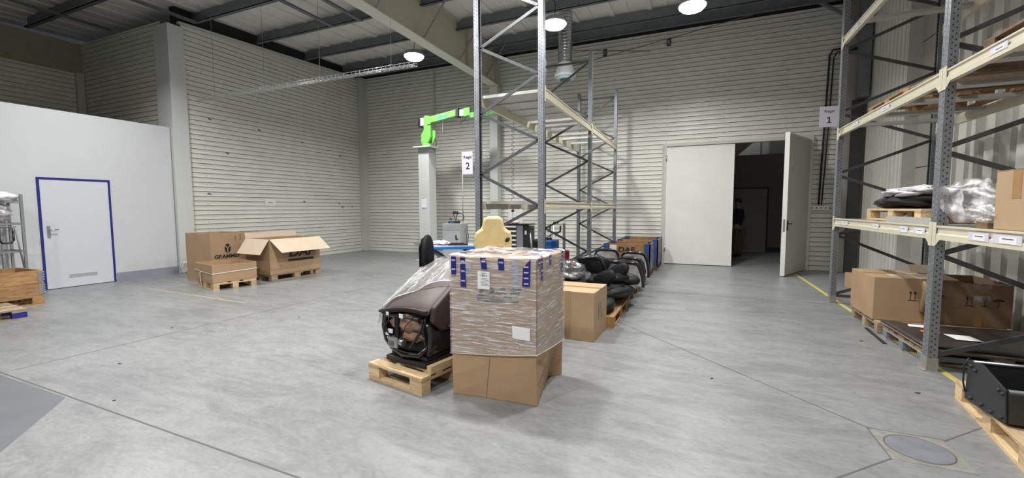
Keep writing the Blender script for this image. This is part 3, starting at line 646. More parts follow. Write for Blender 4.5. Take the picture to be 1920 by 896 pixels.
for z_, ys in ((1.335, (7.75, 6.9, 5.45, 4.4, 3.7, 3.0)), (2.70, (7.7, 7.0, 6.3, 5.6, 4.72, 4.2, 3.7, 3.1)), (4.06, (7.4, 6.6, 5.8))):
    for yy in ys:
        MB(M_DECKP).box(XA + 0.045, XB - 0.045, yy - 0.07, yy + 0.07, z_ - 0.04, z_ - 0.002).build('deck_panel', r1)
MB(M_DECKP).box(XA + 0.06, XA + 0.16, 5.2, 6.3, 1.335, 1.395).build('deck_ledge', r1)
r2 = thing('pallet_rack', 'empty grey and ivory pallet rack in the middle of the hall, signed 2', 'rack', (0, 0, 0))
YG = [5.60, 8.52, 11.44]; XC, XD = -2.98, -1.93
for y_, zt in zip(YG, (5.2, 4.56, 4.56)):
    upright(r2, XC, y_, zt, 1); upright(r2, XD, y_, zt, -1)
    zs = [z for z in ZN if z < zt]
    if y_ < 6: zs = [0.12, 0.62, 1.08, 1.535, 1.995, 2.444, 2.867, 3.333, 3.796, 4.127 + .1, 4.7]
    else: zs = [z for z in ZN if z < 4.0] + [4.38]
    zig(r2, y_, XC + .07, XD - .07, zs, False)
    for z_ in ((0.11,) if y_ < 6 else (0.11, 4.40)):
        MB(M_BRACE).bar((XC + .07, y_, z_), (XD - .07, y_, z_), 0.022, 0.04).build('horizontal_brace', r2)
for ya, yb_ in ((5.65, 8.47), (8.57, 11.39)):
    for zt, hh in ((1.595, 0.105), (3.15, 0.13)):
        beam(r2, XD + 0.002, ya, yb_, zt, hh, 1); beam(r2, XC - 0.002, ya, yb_, zt, hh, -1)
p0 = None
def deckp(x, y, wd, z):
    MB(M_DECKP).box(XC + 0.045, XD - 0.045, y, y + wd, z - 0.012, z + 0.012).box(XC + 0.045, XD - 0.045, y, y + 0.02, z - 0.03, z-.012).build('deck_panel', r2)
for yy, wd in ((5.72, .46), (6.19, .46), (6.66, .46), (7.13, .46), (7.72, .28), (8.15, .2), (8.75, .26), (9.3, .25), (9.85, .3), (10.6, .25)): deckp(0, yy, wd, 3.15)
for yy, wd in ((5.8, .9), (6.75, .5), (7.6, .5), (8.8, .6), (10.2, .5)): deckp(0, yy, wd, 1.60)
tag(MB(M_DECKP).box(-2.9, -2.6, 8.9, 9.1, 3.153, 3.22).build('metal_offcut'), 'small steel panel offcut lying on the upper level of the middle rack', 'panel')

def sign(name, label, parent_loc, wd, hg, rz, big, face_y):
    g = thing(name, label, 'sign', parent_loc, rz)
    MB(M_PAPER2).box(-wd / 2, wd / 2, -0.004, 0.004, -hg / 2, hg / 2).build('sign_board', g)
    text('Regal', hg * 0.17, M_INK, g, (0, -0.006, hg * 0.26), F_NY, sx=1.25)
    if big == '1':
        u = hg * 0.30
        MB(M_INK).prism([(-.08 * u, -.5 * u), (.10 * u, -.5 * u), (.10 * u, .5 * u), (-.05 * u, .5 * u), (-.30 * u, .36 * u), (-.30 * u, .20 * u), (-.08 * u, .29 * u)], ('y', -.0065, -.004)).box(-.28 * u, .30 * u, -.0065, -.004, -.5 * u, -.36 * u).build('printed_number', g, T=Matrix.Translation((0, 0, -hg * .16)))
    else: text(big, hg * 0.42, M_INK, g, (0, -0.006, -hg * 0.14), F_NY, sx=1.1, bold=0.001)
    return g
sign('rack_sign', 'white plate reading Regal 1 fixed to the right rack', (1.85, 8.02, 2.89), 0.25, 0.31, 0.1, '1', -1)
sign('rack_sign', 'white plate reading Regal 2 fixed to the middle rack', (-3.09, 5.54, 2.17), 0.17, 0.33, -0.1, '2', -1)

# ------------------------------------------------------------------ pallets
def pallet(label, loc, rz, L=1.2, W=0.8, mt=None, blocks=None, rot=None, nx=3, bs=1.0, name='wooden_pallet', top_gap=True, group=None):
    """local: origin at base centre, length along x"""
    mt = mt or M_WOODG; g = thing(name, label, 'pallet', loc, rz, rot=rot, group=group)
    hb = 0.078; n = 5
    for i in range(n):
        wd = (0.145 if i in (0, 2, 4) else 0.10) * bs
        yc = -W / 2 + wd / 2 + (W - wd) * i / (n - 1) if i in (0, 4) else -W / 2 + W * i / (n - 1)
        MB(mt).box(-L / 2, L / 2, yc - wd / 2, yc + wd / 2, 0.122, 0.144).build('top_board', g, bevel=0.002)
    for xc in ((-L / 2 + 0.07, 0, L / 2 - 0.07) if nx == 3 else (-L / 2 + 0.07, L / 2 - 0.07)):
        MB(mt).box(xc - 0.07, xc + 0.07, -W / 2, W / 2, 0.1, 0.122).build('cross_board', g)
        for yc in (-W / 2 + 0.05, 0, W / 2 - 0.05):
            MB(blocks or mt).box(xc - 0.07, xc + 0.07, yc - 0.05, yc + 0.05, 0.022, 0.1).build('block', g, bevel=0.002)
    for yc in (-W / 2 + 0.05, 0, W / 2 - 0.05):
        MB(mt).box(-L / 2, L / 2, yc - 0.05, yc + 0.05, 0, 0.022).build('bottom_board', g)
    return g

def carton(name, label, loc, rz, L, W, H, m=None, open_top=False, t=0.006):
    """local: origin base centre; L along x, W along y"""
    m = m or M_CARD; g = thing(name, label, 'cardboard box', loc, rz)
    b = MB([m, M_CARDIN])
    if open_top:
        b.box(-L / 2, L / 2, -W / 2, -W / 2 + t, 0, H).box(-L / 2, L / 2, W / 2 - t, W / 2, 0, H).box(-L / 2, -L / 2 + t, -W / 2 + t, W / 2 - t, 0, H).box(L / 2 - t, L / 2, -W / 2 + t, W / 2 - t, 0, H).box(-L / 2 + t, L / 2 - t, -W / 2 + t, W / 2 - t, 0, t)
        b.build('carton_body', g)
    else:
        b.box(-L / 2, L / 2, -W / 2, W / 2, 0, H); b.build('carton_body', g, bevel=0.006)
    return g
def tape(parent, x0, x1, y0, y1, z0, z1, m=M_CTAPE, n='packing_tape'): return MB(m).box(x0, x1, y0, y1, z0, z1).build(n, parent)
def symbols(parent, s, loc, rot, m=M_INK):
    """handling marks: two up arrows, goblet, umbrella, drawn in the local XY plane then rotated"""
    T = Matrix.Translation(loc) @ Euler(rot).to_matrix().to_4x4()
    for k, ox in enumerate((0, 0.28)):
        b = MB(m); b.box(ox * s - .02 * s, ox * s + .02 * s, 0, .5 * s, 0, .0015); b.poly([((ox - .09) * s, .48 * s, .001), ((ox + .09) * s, .48 * s, .001), (ox * s, .72 * s, .001)])
        if k == 0: b.box(-.15 * s, .43 * s, -.07 * s, -.03 * s, 0, .0015)
        b.build('arrow_mark', parent, T=T)
    ox = 1.0
    MB(m).poly([((ox - .17) * s, .72 * s, .001), ((ox - .15) * s, .42 * s, .001), (ox * s, .32 * s, .001), ((ox + .15) * s, .42 * s, .001), ((ox + .17) * s, .72 * s, .001)]).box((ox - .02) * s, (ox + .02) * s, 0, .34 * s, 0, .0015).box((ox - .15) * s, (ox + .15) * s, -.05 * s, 0, 0, .0015).build('goblet_mark', parent, T=T)
    ox = 1.75
    MB(m).poly([((ox + .32 * math.cos(a)) * s, (.38 + .2 * math.sin(a)) * s, .001) for a in [PI * i / 10 for i in range(11)]]).box((ox - .015) * s, (ox + .015) * s, -.02 * s, .4 * s, 0, .0015).box((ox - .1) * s, (ox + .015) * s, -.05 * s, -.02 * s, 0, .0015).build('umbrella_mark', parent, T=T)

# --- left group of cartons
A1 = math.radians(-13)
px, py = -8.47, 5.40
pallet('small pale pallet under the low open carton tray', (px, py, 0), A1, 0.86, 0.74, M_WOOD)
ct = carton('carton_tray', 'low open cardboard tray strapped onto a small pallet', (px, py, 0.146), A1, 0.87, 0.76, 0.325, M_CARD, True, 0.012)
MB(M_CTAPE).box(-0.437, 0.437, -0.387, -0.381, 0.185, 0.19).build('seam', ct)
st = MB(mat('white_strap', (0.72, 0.68, 0.60), 0.6)); h1, h2 = 0.44, 0.384
st.bar((-h1, -h2, 0.19), (h1, -h2, 0.165), 0.004, 0.016).bar((h1 + .002, -h2, 0.165), (h1 + .002, h2, 0.20), 0.004, 0.016).bar((-h1, h2, 0.18), (h1, h2, 0.20), 0.004, 0.016)
st.tube([(-0.05, -h2 - .006, 0.18), (-0.10, -h2 - .02, 0.16), (-0.11, -h2 - .012, 0.0), (-0.06, -h2 - .012, -0.12)], 0.008, 6).build('strap', ct)
# DAF carton
px, py, rz = -8.36, 6.62, math.radians(86)
pallet('worn pallet under the big open carton with hanging flaps', (px - 0.01, py + 0.03, 0), rz, 1.2, 0.8, M_WOODG)
dc = carton('open_carton', 'big open carton printed DAF with flaps folded outward', (px, py, 0.146), rz, 1.19, 0.80, 0.735, M_CARD, True)
# local: x along world +Y, y along world -X  (front long face = local -y)
def flap(parent, a, b, out, name='flap'):
    mb = MB([M_CARDIN, M_CARD]); a, b, out = Vector(a), Vector(b), Vector(out)
    c, d = b + out, a + out; nrm = (b - a).cross(out).normalized() * 0.003
    vs = [mb.bm.verts.new(p + q * nrm) for q in (1, -1) for p in (a, b, c, d)]
    for f, mi in (((0, 1, 2, 3), 0), ((7, 6, 5, 4), 0), ((0, 4, 5, 1), 0), ((1, 5, 6, 2), 0), ((2, 6, 7, 3), 0), ((3, 7, 4, 0), 0)): mb.bm.faces.new([vs[i] for i in f]).material_index = mi
    return mb.build(name, parent)
flap(dc, (-0.595, -0.402, 0.735), (0.595, -0.402, 0.735), (0.10, -0.24, -0.27))
flap(dc, (-0.597, 0.395, 0.735), (-0.597, -0.395, 0.735), (-0.20, 0.0, -0.30))
flap(dc, (0.597, -0.395, 0.735), (0.597, 0.395, 0.735), (0.17, 0.0, -0.30))
flap(dc, (-0.595, 0.402, 0.735), (0.595, 0.402, 0.735), (0.0, 0.03, 0.12))
text('DAF', 0.26, M_INK, dc, (0.12, -0.4045, 0.42), F_NY, 'printed_logo', 0.2, 1.25, 0.008)
MB(M_INK).box(-0.19, 0.42, -0.4045, -0.4, 0.24, 0.29).build('logo_bar', dc)
tape(dc, -0.6, 0.1, -0.4035, -0.4, 0.10, 0.105, M_CARD3, 'seam')
MB(M_PAPER).box(-0.598, -0.595, 0.08, 0.30, 0.40, 0.50).build('paper_label', dc)
# Grammer cartons
gc1 = carton('tall_carton', 'tall carton printed GRAMMER with oval emblem by the left wall', (-9.62, 5.95, 0), math.radians(90), 0.75, 0.82, 1.0, M_CARD, True)
text('GRAMMER', 0.105, M_INK, gc1, (-0.02, -0.4125, 0.50), F_NY, 'printed_text', 0, 1.15, 0.004)
em = MB([M_INK, M_CARD]); 
em.poly([(0.065 * math.cos(a), 0.10 * math.sin(a), 0) for a in [2 * PI * i / 24 for i in range(24)]])
em.poly([(-0.012, -0.09, .001), (0.012, -0.09, .001), (0.010, 0.0, .001), (-0.010, 0.0, .001)], 1).poly([(-0.055, 0.045, .001), (-0.045, 0.065, .001), (0.004, 0.012, .001), (-0.004, -0.004, .001)], 1).poly([(0.055, 0.045, .001), (0.045, 0.065, .001), (-0.004, 0.012, .001), (0.004, -0.004, .001)], 1)
em.build('emblem', gc1, T=Matrix.Translation((-0.02, -0.4125, 0.67)) @ Euler(F_NY).to_matrix().to_4x4())
tape(gc1, 0.14, 0.17, -0.412, -0.41, 0.82, 0.93, M_CARD3, 'stain_mark'); tape(gc1, 0.25, 0.28, -0.412, -0.41, 0.83, 0.95, M_CARD3, 'stain_mark')
gc2 = carton('tall_carton', 'open brown carton behind the DAF carton, touching the left wall carton', (-9.63, 6.78, 0), math.radians(90), 0.83, 0.80, 0.955, M_CARD, True)
tape(gc2, 0.0, 0.05, -0.402, -0.4, 0.9, 0.93, M_CARD3, 'slot')

# --- far left: pallet collars, blue-block pallet, cage trolley
pallet('wooden pallet under the two hinged pallet collars at left edge', (-9.93, 2.60, 0), math.radians(92), 1.2, 0.8, M_WOODO)
for k in range(2):
    g = thing('pallet_collar', ('lower hinged wooden pallet collar, resting on its pallet', 'upper hinged wooden pallet collar, topmost of the pair')[k], 'pallet collar', (-9.93, 2.60, 0.145 + k * 0.202), math.radians(92), 'hinged wooden collars')
    b = MB(M_WOODO); b.box(-0.6, 0.6, -0.4, -0.38, 0, 0.2).build('side_board', g); MB(M_WOODO).box(-0.6, 0.6, 0.38, 0.4, 0, 0.2).build('side_board', g)
    MB(M_WOODO).box(-0.6, -0.58, -0.38, 0.38, 0, 0.2).build('end_board', g); MB(M_WOODO).box(0.58, 0.6, -0.38, 0.38, 0, 0.2).build('end_board', g)
    for sx_ in (-1, 1):
        hh = MB([M_GALV, M_INK2]).box(sx_ * 0.602 - (0.06 if sx_ > 0 else 0), sx_ * 0.602 + (0.06 if sx_ < 0 else 0), -0.404, -0.40, 0.02, 0.18).box(min(sx_ * .6, sx_ * .605), max(sx_ * .6, sx_ * .605), -0.404, -0.33, 0.02, 0.18)
        for q in range(4): hh.tube([(sx_ * 0.606, -0.408, 0.03 + q * 0.04), (sx_ * 0.606, -0.408, 0.055 + q * 0.04)], 0.008, 6)
        hh.build('hinge', g)
pallet('pallet with dark blue blocks at the left edge', (-8.92, 2.10, 0), math.radians(86), 1.2, 0.8, M_WOODG, M_DBLUE)
bs = thing('seat_part', 'black seat part standing on the blue-block pallet at the left edge', 'seat part', (-9.02, 2.36, 0.146), 0.3)
MB(M_BLACK).loft([(0, 0, 0, .16, .10), (0, 0, .1, .19, .12), (0, .02, .3, .17, .10), (0, .03, .42, .12, .07), (0, .03, .46, .05, .03)]).build('cushion', bs)
MB(M_BLACKG).loft([(0, .12, .02, .17, .02), (0, .13, .35, .16, .02)]).build('back_shell', bs)
tw = thing('cage_trolley', 'grey steel cage trolley beside the white office wall', 'trolley', (-10.55, 3.0, 0))
for (xx, yy) in ((0, 0.36), (0, -0.40), (-0.5, 0.36), (-0.5, -0.40)):
    MB(M_MGREY).box(xx - .018, xx + .018, yy - .018, yy + .018, 0.12, 1.77).build('post', tw)
    MB(M_BLACKM).lathe([(0.0001, -.02), (0.055, -.02), (0.06, 0), (0.055, .02), (0.0001, .02)], T=Matrix.Translation((xx, yy, 0.06)) @ Matrix.Rotation(PI / 2, 4, 'Y'), seg=16).build('wheel', tw)
for z_ in (0.15, 0.78, 1.25, 1.62):
    MB(M_MGREY).box(-.015, .015, -0.40, 0.36, z_, z_ + 0.035).build('rail', tw); MB(M_MGREY).box(-.5, 0, 0.345, 0.375, z_, z_ + 0.035).build('rail', tw); MB(M_MGREY).box(-.515, -.485, -0.40, 0.36, z_, z_ + 0.035).build('rail', tw)
for yy in (0.24, 0.12, 0.0, -0.12, -0.24): MB(M_MGREY).tube([(-.5, yy, .15), (-.5, yy, 1.65)], 0.008, 6).build('bar', tw)
MB(M_MGREY).box(-.5, 0, -.4, .36, .13, .15).build('floor_plate', tw)
MB(M_BLACKG).tube([(0.03, 0.07, 1.20), (0.03, 0.07, 1.0), (0.03, 0.10, 0.95), (0.03, 0.20, 0.95), (0.03, 0.23, 1.0), (0.03, 0.23, 1.20)], 0.016, 8).build('handle', tw)
MB(M_MGREY).tube([(0.02, 0.05, 1.18), (0.02, 0.02, .5)], 0.012, 6).tube([(0.02, 0.26, 1.18), (0.02, 0.33, .5)], 0.012, 6).tube([(0.02, 0.03, 1.22), (0.02, 0.27, 1.22)], 0.012, 6).build('handle_bracket', tw)
def blobf(cx, cy, cz, rx, ry, rz_, amp, seed, m, name, parent=None, nu=28, nv=16, flat=None, label=None):
    mb = MB(m)
    def fn(a, b):
        th, ph = 2 * PI * a, PI * b
        d = Vector((math.cos(th) * math.sin(ph), math.sin(th) * math.sin(ph), math.cos(ph)))
        k = 1 + amp * noise.noise(d * 2.3 + Vector((seed, 0, 0))) + amp * .5 * noise.noise(d * 5.5 + Vector((0, seed, 0)))
        p = Vector((cx + rx * d.x * k, cy + ry * d.y * k, cz + rz_ * d.z * k))
        if flat is not None: p.z = max(p.z, flat)
        return p
    mb.grid(fn, nu, nv); bmesh.ops.remove_doubles(mb.bm, verts=mb.bm.verts, dist=1e-5)
    return mb.build(name, parent)
tag(blobf(-10.75, 3.02, 1.70, 0.26, 0.36, 0.12, .35, 3, M_CLOTH, 'plastic_wrap', None, flat=1.655), 'crumpled white plastic wrap on top of the cage trolley', 'wrap')
tag(blobf(-10.66, 3.12, 1.46, 0.10, 0.15, 0.14, .4, 8, M_SILVERGLARE, 'foil_bag'), 'grey silvery bag hanging inside the cage trolley', 'bag')

# --- wall papers
ws = thing('wall_sign', 'small white paper sign on the left cladding wall', 'sign', (XL + 0.006, 8.45, 1.695))
MB(M_PAPER).box(0, 0.003, -0.165, 0.165, -0.095, 0.095).build('sheet', ws)
MB(M_INK2).box(0.003, 0.0036, -0.08, 0.08, -0.012, 0.006).build('printed_line', ws)

# ------------------------------------------------------------------ foreground: seat on pallet, wrapped carton
pallet('new pine pallet under the brown seat in the foreground', (-2.226, 3.217, 0), math.radians(-11.3), 0.67, 0.82, M_WOOD, nx=2, bs=0.72)
tag(MB(M_WOOD).bar((-1.98, 2.86, 0.175), (-1.86, 3.42, 0.175), 0.05, 0.06).build('timber_batten'), 'pine batten lying on the foreground pallet, right of the seat', 'batten')
se = thing('driver_seat', 'brown driver seat with black frame lying on the foreground pallet', 'seat', (-2.28, 3.22, 0.145), math.radians(-8))
MB(M_BLACKM).box(-0.22, 0.26, -0.26, 0.34, 0.0, 0.045).box(-0.19, 0.24, -0.22, 0.3, 0.045, 0.09).build('base_plate', se, bevel=0.01)
# suspension housing and side shells
MB(M_BLACK).loft([(0.03, 0.05, 0.08, .21, .26), (0.03, 0.05, 0.14, .26, .30), (0.03, 0.07, 0.26, .26, .26), (0.04, 0.10, 0.40, .22, .22)], 28, 3.5).build('suspension_bellows', se)
MB(M_BLACKG).tube([(-0.27, -0.13, 0.46), (-0.34, -0.14, 0.38), (-0.355, -0.14, 0.27), (-0.31, -0.15, 0.15), (-0.20, -0.19, 0.10), (0.0, -0.26, 0.085), (0.18, -0.25, 0.10), (0.25, -0.17, 0.20)], [.022, .03, .034, .034, .03, .026, .026, .02], 10).build('side_shell', se)
MB(M_BLACKG).grid(lambda a, b: (-0.345 + 0.06 * math.sin(PI * b) * -0.3 + .03 * b, -0.14 + 0.40 * a, 0.12 + 0.33 * b), 8, 8).build('side_shell', se, solid=0.02)
MB(M_BLACKG).grid(lambda a, b: (0.23 + 0.035 * math.sin(PI * b), -0.22 + 0.52 * a, 0.08 + 0.30 * b * (1 - .25 * a)), 10, 8).build('side_shell', se, solid=0.03)
MB(M_BLACKM).prism([(-0.24, 0.33), (-0.17, 0.47), (-0.05, 0.42), (0.0, 0.22), (-0.08, 0.12), (-0.2, 0.16)], ('x', 0.19, 0.215)).build('recliner_bracket', se, bevel=0.006)
for q in ((0.22, -0.12, 0.36), (0.22, -0.10, 0.2), (0.22, -0.02, 0.27)):
    MB(M_GALV).lathe([(0.0001, 0), (0.014, 0), (0.014, .01), (0.0001, .01)], T=Matrix.Translation(q) @ Matrix.Rotation(PI / 2, 4, 'Y'), seg=12).build('bolt', se)
MB(M_BLACKM).tube([(0.10, -0.28, 0.16), (0.20, -0.27, 0.30), (0.20, -0.22, 0.40)], 0.012, 8).tube([(-0.25, -0.22, 0.40), (0.18, -0.24, 0.41)], 0.02, 8).build('frame_tube', se)
blobf(0.0, -0.20, 0.345, 0.20, 0.07, 0.085, .25, 5, M_FOAMB, 'felt_padding', se)
blobf(0.08, -0.22, 0.245, 0.12, 0.05, 0.045, .25, 9, M_FOAMB, 'felt_padding', se)
MB(M_BLACK).box(-0.075, -0.03, -0.285, -0.26, 0.20, 0.42).build('strap', se)
MB(M_GALV).box(-0.145, -0.035, -0.30, -0.24, 0.14, 0.235).build('seat_motor', se, bevel=0.008)
MB(M_INK2).box(-0.125, -0.075, -0.305, -0.30, 0.155, 0.20).build('motor_opening', se)
MB(M_GALV).tube([(-0.03, -0.27, 0.20), (0.02, -0.27, 0.19)], 0.032, 12).build('motor_can', se)
MB(M_PAPER).box(-0.15, -0.10, -0.29, -0.28, 0.265, 0.30).box(-0.19, -0.14, -0.285, -0.275, 0.24, 0.26).build('plug', se)
MB(M_PAPER).box(-0.01, 0.035, -0.292, -0.288, 0.415, 0.45).box(-0.17, -0.14, -0.292, -0.288, 0.42, 0.45).build('care_tag', se)
for pts in ([(-0.22, -0.24, 0.44), (-0.20, -0.29, 0.36), (-0.16, -0.29, 0.29), (-0.12, -0.28, 0.24)], [(-0.18, -0.24, 0.45), (-0.13, -0.30, 0.38), (-0.19, -0.30, 0.31), (-0.10, -0.29, 0.22)], [(0.12, -0.25, 0.43), (0.07, -0.30, 0.35), (0.02, -0.29, 0.25), (-0.02, -0.28, 0.2)], [(0.16, -0.23, 0.1), (0.05, -0.29, 0.12), (-0.1, -0.28, 0.13), (-0.2, -0.24, 0.2)]):
    MB(M_INK).tube(pts, 0.005, 6).build('cable', se)
# the folded backrest: a wedge rising towards the back
def back_pt(a, b, off=0.0):
    # a across (0 left..1 right), b from the front lip up to the top
    yy = -0.24 + 0.80 * b
    zz = 0.445 + 0.40 * b ** 0.85 - 0.10 * max(0, b - .72) * b + 0.055 * a + 0.03 * math.sin(PI * a)
    half = 0.285 - 0.03 * b - 0.04 * max(0, b - .6)
    xx = -0.01 + (a - .5) * 2 * half + 0.0 * b
    return Vector((xx, yy, zz + off))
mb = MB(M_BROWN); nu, nv = 14, 14
top = [[mb.bm.verts.new(back_pt(i / nu, j / nv) + Vector((0, 0, -0.02 * (abs(2 * i / nu - 1) ** 6)))) for j in range(nv + 1)] for i in range(nu + 1)]
bot = [[mb.bm.verts.new(back_pt(i / nu, j / nv, -0.05 - 0.10 * min(1, j / nv * 2.0))) for j in range(nv + 1)] for i in range(nu + 1)]
for i in range(nu):
    for j in range(nv):
        mb.bm.faces.new((top[i][j], top[i + 1][j], top[i + 1][j + 1], top[i][j + 1])).smooth = True
        mb.bm.faces.new((bot[i][j], bot[i][j + 1], bot[i + 1][j + 1], bot[i + 1][j]))
for i in range(nu): mb.bm.faces.new((top[i][0], bot[i][0], bot[i + 1][0], top[i + 1][0])); mb.bm.faces.new((top[i][nv], top[i + 1][nv], bot[i + 1][nv], bot[i][nv]))
for j in range(nv): mb.bm.faces.new((top[0][j], top[0][j + 1], bot[0][j + 1], bot[0][j])); mb.bm.faces.new((top[nu][j], bot[nu][j], bot[nu][j + 1], top[nu][j + 1]))
mb.build('backrest', se, bevel=0.012)
MB(M_BROWND).tube([back_pt(a / 8, 0.0, -0.012) + Vector((0, -0.012, 0)) for a in range(9)], 0.014, 8).build('front_lip', se)
MB(M_BROWN).prism([(-0.22, 0.40), (-0.20, 0.52), (0.10, 0.70), (0.36, 0.80), (0.40, 0.60), (0.25, 0.38), (0.0, 0.29), (-0.1, 0.30)], ('x', 0.262, 0.315)).build('side_bolster', se, bevel=0.02)
MB(M_BROWND).prism([(-0.05, 0.33), (0.22, 0.46), (0.38, 0.62), (0.36, 0.50), (0.2, 0.33), (0.02, 0.27)], ('x', 0.315, 0.345)).build('armrest_cover', se, bevel=0.012)
# dust film draped over the backrest
def film_pt(a, b):
    aa = a * 1.32 - 0.24; bb = 0.03 + b * 1.02
    p = back_pt(min(max(aa, 0), 1), bb, 0.012)
    n1 = 0.012 * math.sin(aa * 23 + bb * 9) * math.sin(bb * 5) + 0.03 * noise.noise(Vector((aa * 5, bb * 3.0, 1.7)))
    p.z += n1 + 0.035 * math.sin(PI * min(1, b)) 
    if aa < 0: p.x += aa * 0.35; p.z -= 0.9 * (-aa) ** 1.1 * (1.1 - .6 * b); p.y += 0.02 * aa
    if aa > 1: p.x += (aa - 1) * 0.3; p.z -= 0.5 * (aa - 1)
    # the front hem climbs from left to right
    p.y += max(0, aa) * 0.30 * (1 - b) ; p.z += max(0, aa) * 0.19 * (1 - b)
    return p
MB(M_SEATFILM).grid(film_pt, 40, 34).build('dust_film', se)
MB(mat('film_hem', (0.65, 0.65, 0.67), 0.3)).tube([film_pt(a / 24, 0) for a in range(2, 24)], 0.0035, 5).build('film_hem', se)

bb = thing('wrapped_carton', 'large carton in stretch wrap with blue tape in the foreground', 'cardboard box', (0, 0, 0))
def ringpts(z, f):
    # f=1 at the floor, 0 above: flared foot with a dent in the right side
    base = [(-1.80, 2.93), (-1.44, 2.93), (-1.07, 2.93), (-1.072, 3.28), (-1.07, 3.50), (-1.07, 3.64), (-1.80, 3.64)]
    foot = [(-1.775, 2.895), (-1.49, 2.925), (-1.063, 2.945), (-1.125, 3.28), (-1.178, 3.525), (-1.071, 3.61), (-1.77, 3.62)]
    return [(a[0] * (1 - f) + b_[0] * f, a[1] * (1 - f) + b_[1] * f, z) for a, b_ in zip(base, foot)]
mb = MB(M_CARD); rings = []
for z_, f in ((0, 1), (0.15, .7), (0.30, .28), (0.40, .06), (0.6, 0), (1.115, 0)):
    rings.append([mb.bm.verts.new(p) for p in ringpts(z_, f)])
for A, B in zip(rings, rings[1:]):
    for k in range(7): mb.bm.faces.new((A[k], A[(k + 1) % 7], B[(k + 1) % 7], B[k]))
mb.bm.faces.new(rings[0][::-1]); mb.bm.faces.new(rings[-1])
mb.build('carton_body', bb, bevel=0.004)
MB(M_CARD3).bar((-1.487, 2.923, 0.0), (-1.455, 2.927, 0.33), 0.003, 0.004).build('fold_line', bb)
# crushed, slightly domed top with tape
def wrapring(z, e, k=0):
    return [(-1.80 - e, 2.93 - e, z), (-1.07 + e, 2.93 - e, z), (-1.07 + e, 3.64 + e, z), (-1.80 - e, 3.64 + e, z)]
def wrap_side(c0, c1, zb0, zb1, nm):
    c0, c1 = Vector(c0), Vector(c1); d = (c1 - c0); nrm = Vector((d.y, -d.x, 0)).normalized()
    def fn(a, b):
        z = (zb0 + (zb1 - zb0) * a) * (1 - b) + 1.128 * b
        p = c0 + d * a; n = noise.noise(Vector((a * 3, z * 28, c0.x * 5))) * 0.004 + noise.noise(Vector((a * 14 + z * 6, z * 9, 3))) * 0.003
        edge = min(1, min(a, 1 - a) * 10)
        return Vector((p.x + nrm.x * (0.006 + n * edge), p.y + nrm.y * (0.006 + n * edge), z))
    return MB(M_WRAP).grid(fn, 50, 60)
for c0, c1, a_, b__ in (((-1.806, 2.924, 0), (-1.064, 2.924, 0), .325, .405), ((-1.064, 2.924, 0), (-1.064, 3.646, 0), .405, .32), ((-1.806, 3.646, 0), (-1.806, 2.924, 0), .32, .325)):
    wrap_side(c0, c1, a_, b__, '').build('stretch_wrap', bb)
MB(M_MILK).grid(lambda a, b: (-1.812 + 0.754 * a, 2.918 + 0.734 * b, 1.128 + 0.012 * noise.noise(Vector((a * 6, b * 6, 0))) + 0.012 * (1 if min(a, 1 - a, b, 1 - b) > .02 else 0)), 40, 40).build('top_wrap', bb)
# rolled wrap ridge at the hem
MB(mat('wrap_hem', (0.72, 0.70, 0.68), 0.3)).tube([(-1.812, 2.917, .325), (-1.6, 2.915, .345), (-1.3, 2.915, .375), (-1.058, 2.917, .405), (-1.056, 3.2, .37), (-1.056, 3.65, .322)], 0.003, 5).build('wrap_hem', bb)
def btape(x, z0_, z1_, wd=0.045, side='f', skew=0.0, white=4):
    b = MB([M_TAPE, M_TAPEW])
    if side == 'f':
        b.poly([(x - wd / 2, 2.9165, z0_), (x + wd / 2, 2.9165, z0_), (x + wd / 2 + skew, 2.9165, z1_), (x - wd / 2 + skew, 2.9165, z1_)])
        n = max(1, int((z1_ - z0_) / 0.06))
        for i in range(n):
            zc = z1_ - 0.03 - i * (z1_ - z0_) / n; xo = skew * (zc - z0_) / (z1_ - z0_)
            for q in range(5): b.box(x + xo - 0.017 + q * 0.007, x + xo - 0.0115 + q * 0.007, 2.9155, 2.9164, zc - .006, zc + .006, mi=1)
    else:
        b.poly([(-1.0565, x - wd / 2, z0_), (-1.0565, x + wd / 2, z0_), (-1.0565, x + wd / 2, z1_), (-1.0565, x - wd / 2, z1_)])
        for i in range(max(1, int((z1_ - z0_) / 0.06))):
            zc = z1_ - 0.03 - i * 0.065
            if zc > z0_ + .01: b.box(-1.0562, -1.0555, x - 0.018, x + 0.018, zc - .006, zc + .006, mi=1)
    return b.build('blue_tape', bb)
btape(-1.768, 0.975, 1.12); btape(-1.68, 0.88, 1.115, 0.048, skew=-0.005); btape(-1.492, 1.03, 1.12, 0.05, skew=-0.012)
btape(-1.346, 1.03, 1.12, 0.05, skew=-.004)
b = MB([M_TAPE, M_TAPEW]).poly([(-1.176, 2.9165, 0.918), (-1.114, 2.9165, 0.918), (-1.108, 2.9165, 1.125), (-1.168, 2.9165, 1.06)])
for i in range(4): b.box(-1.162, -1.125, 2.9155, 2.9164, 0.935 + i * .042, 0.944 + i * .042, mi=1)
b.build('blue_tape', bb)
MB(mat('faded_blue_tape_under_wrap', (0.30, 0.33, 0.48), 0.4, var=.3, scale=20)).box(-1.26, -1.21, 2.927, 2.9295, 0.84, 1.115).box(-1.655, -1.615, 2.927, 2.9295, 0.96, 1.06).build('wrapped_tape', bb)
btape(2.965, 1.07, 1.125, 0.045, 's'); btape(3.025, 0.955, 1.125, 0.045, 's'); btape(3.225, 1.045, 1.13, 0.05, 's'); btape(3.56, 0.945, 1.13, 0.05, 's')
rnd = random.Random(4)
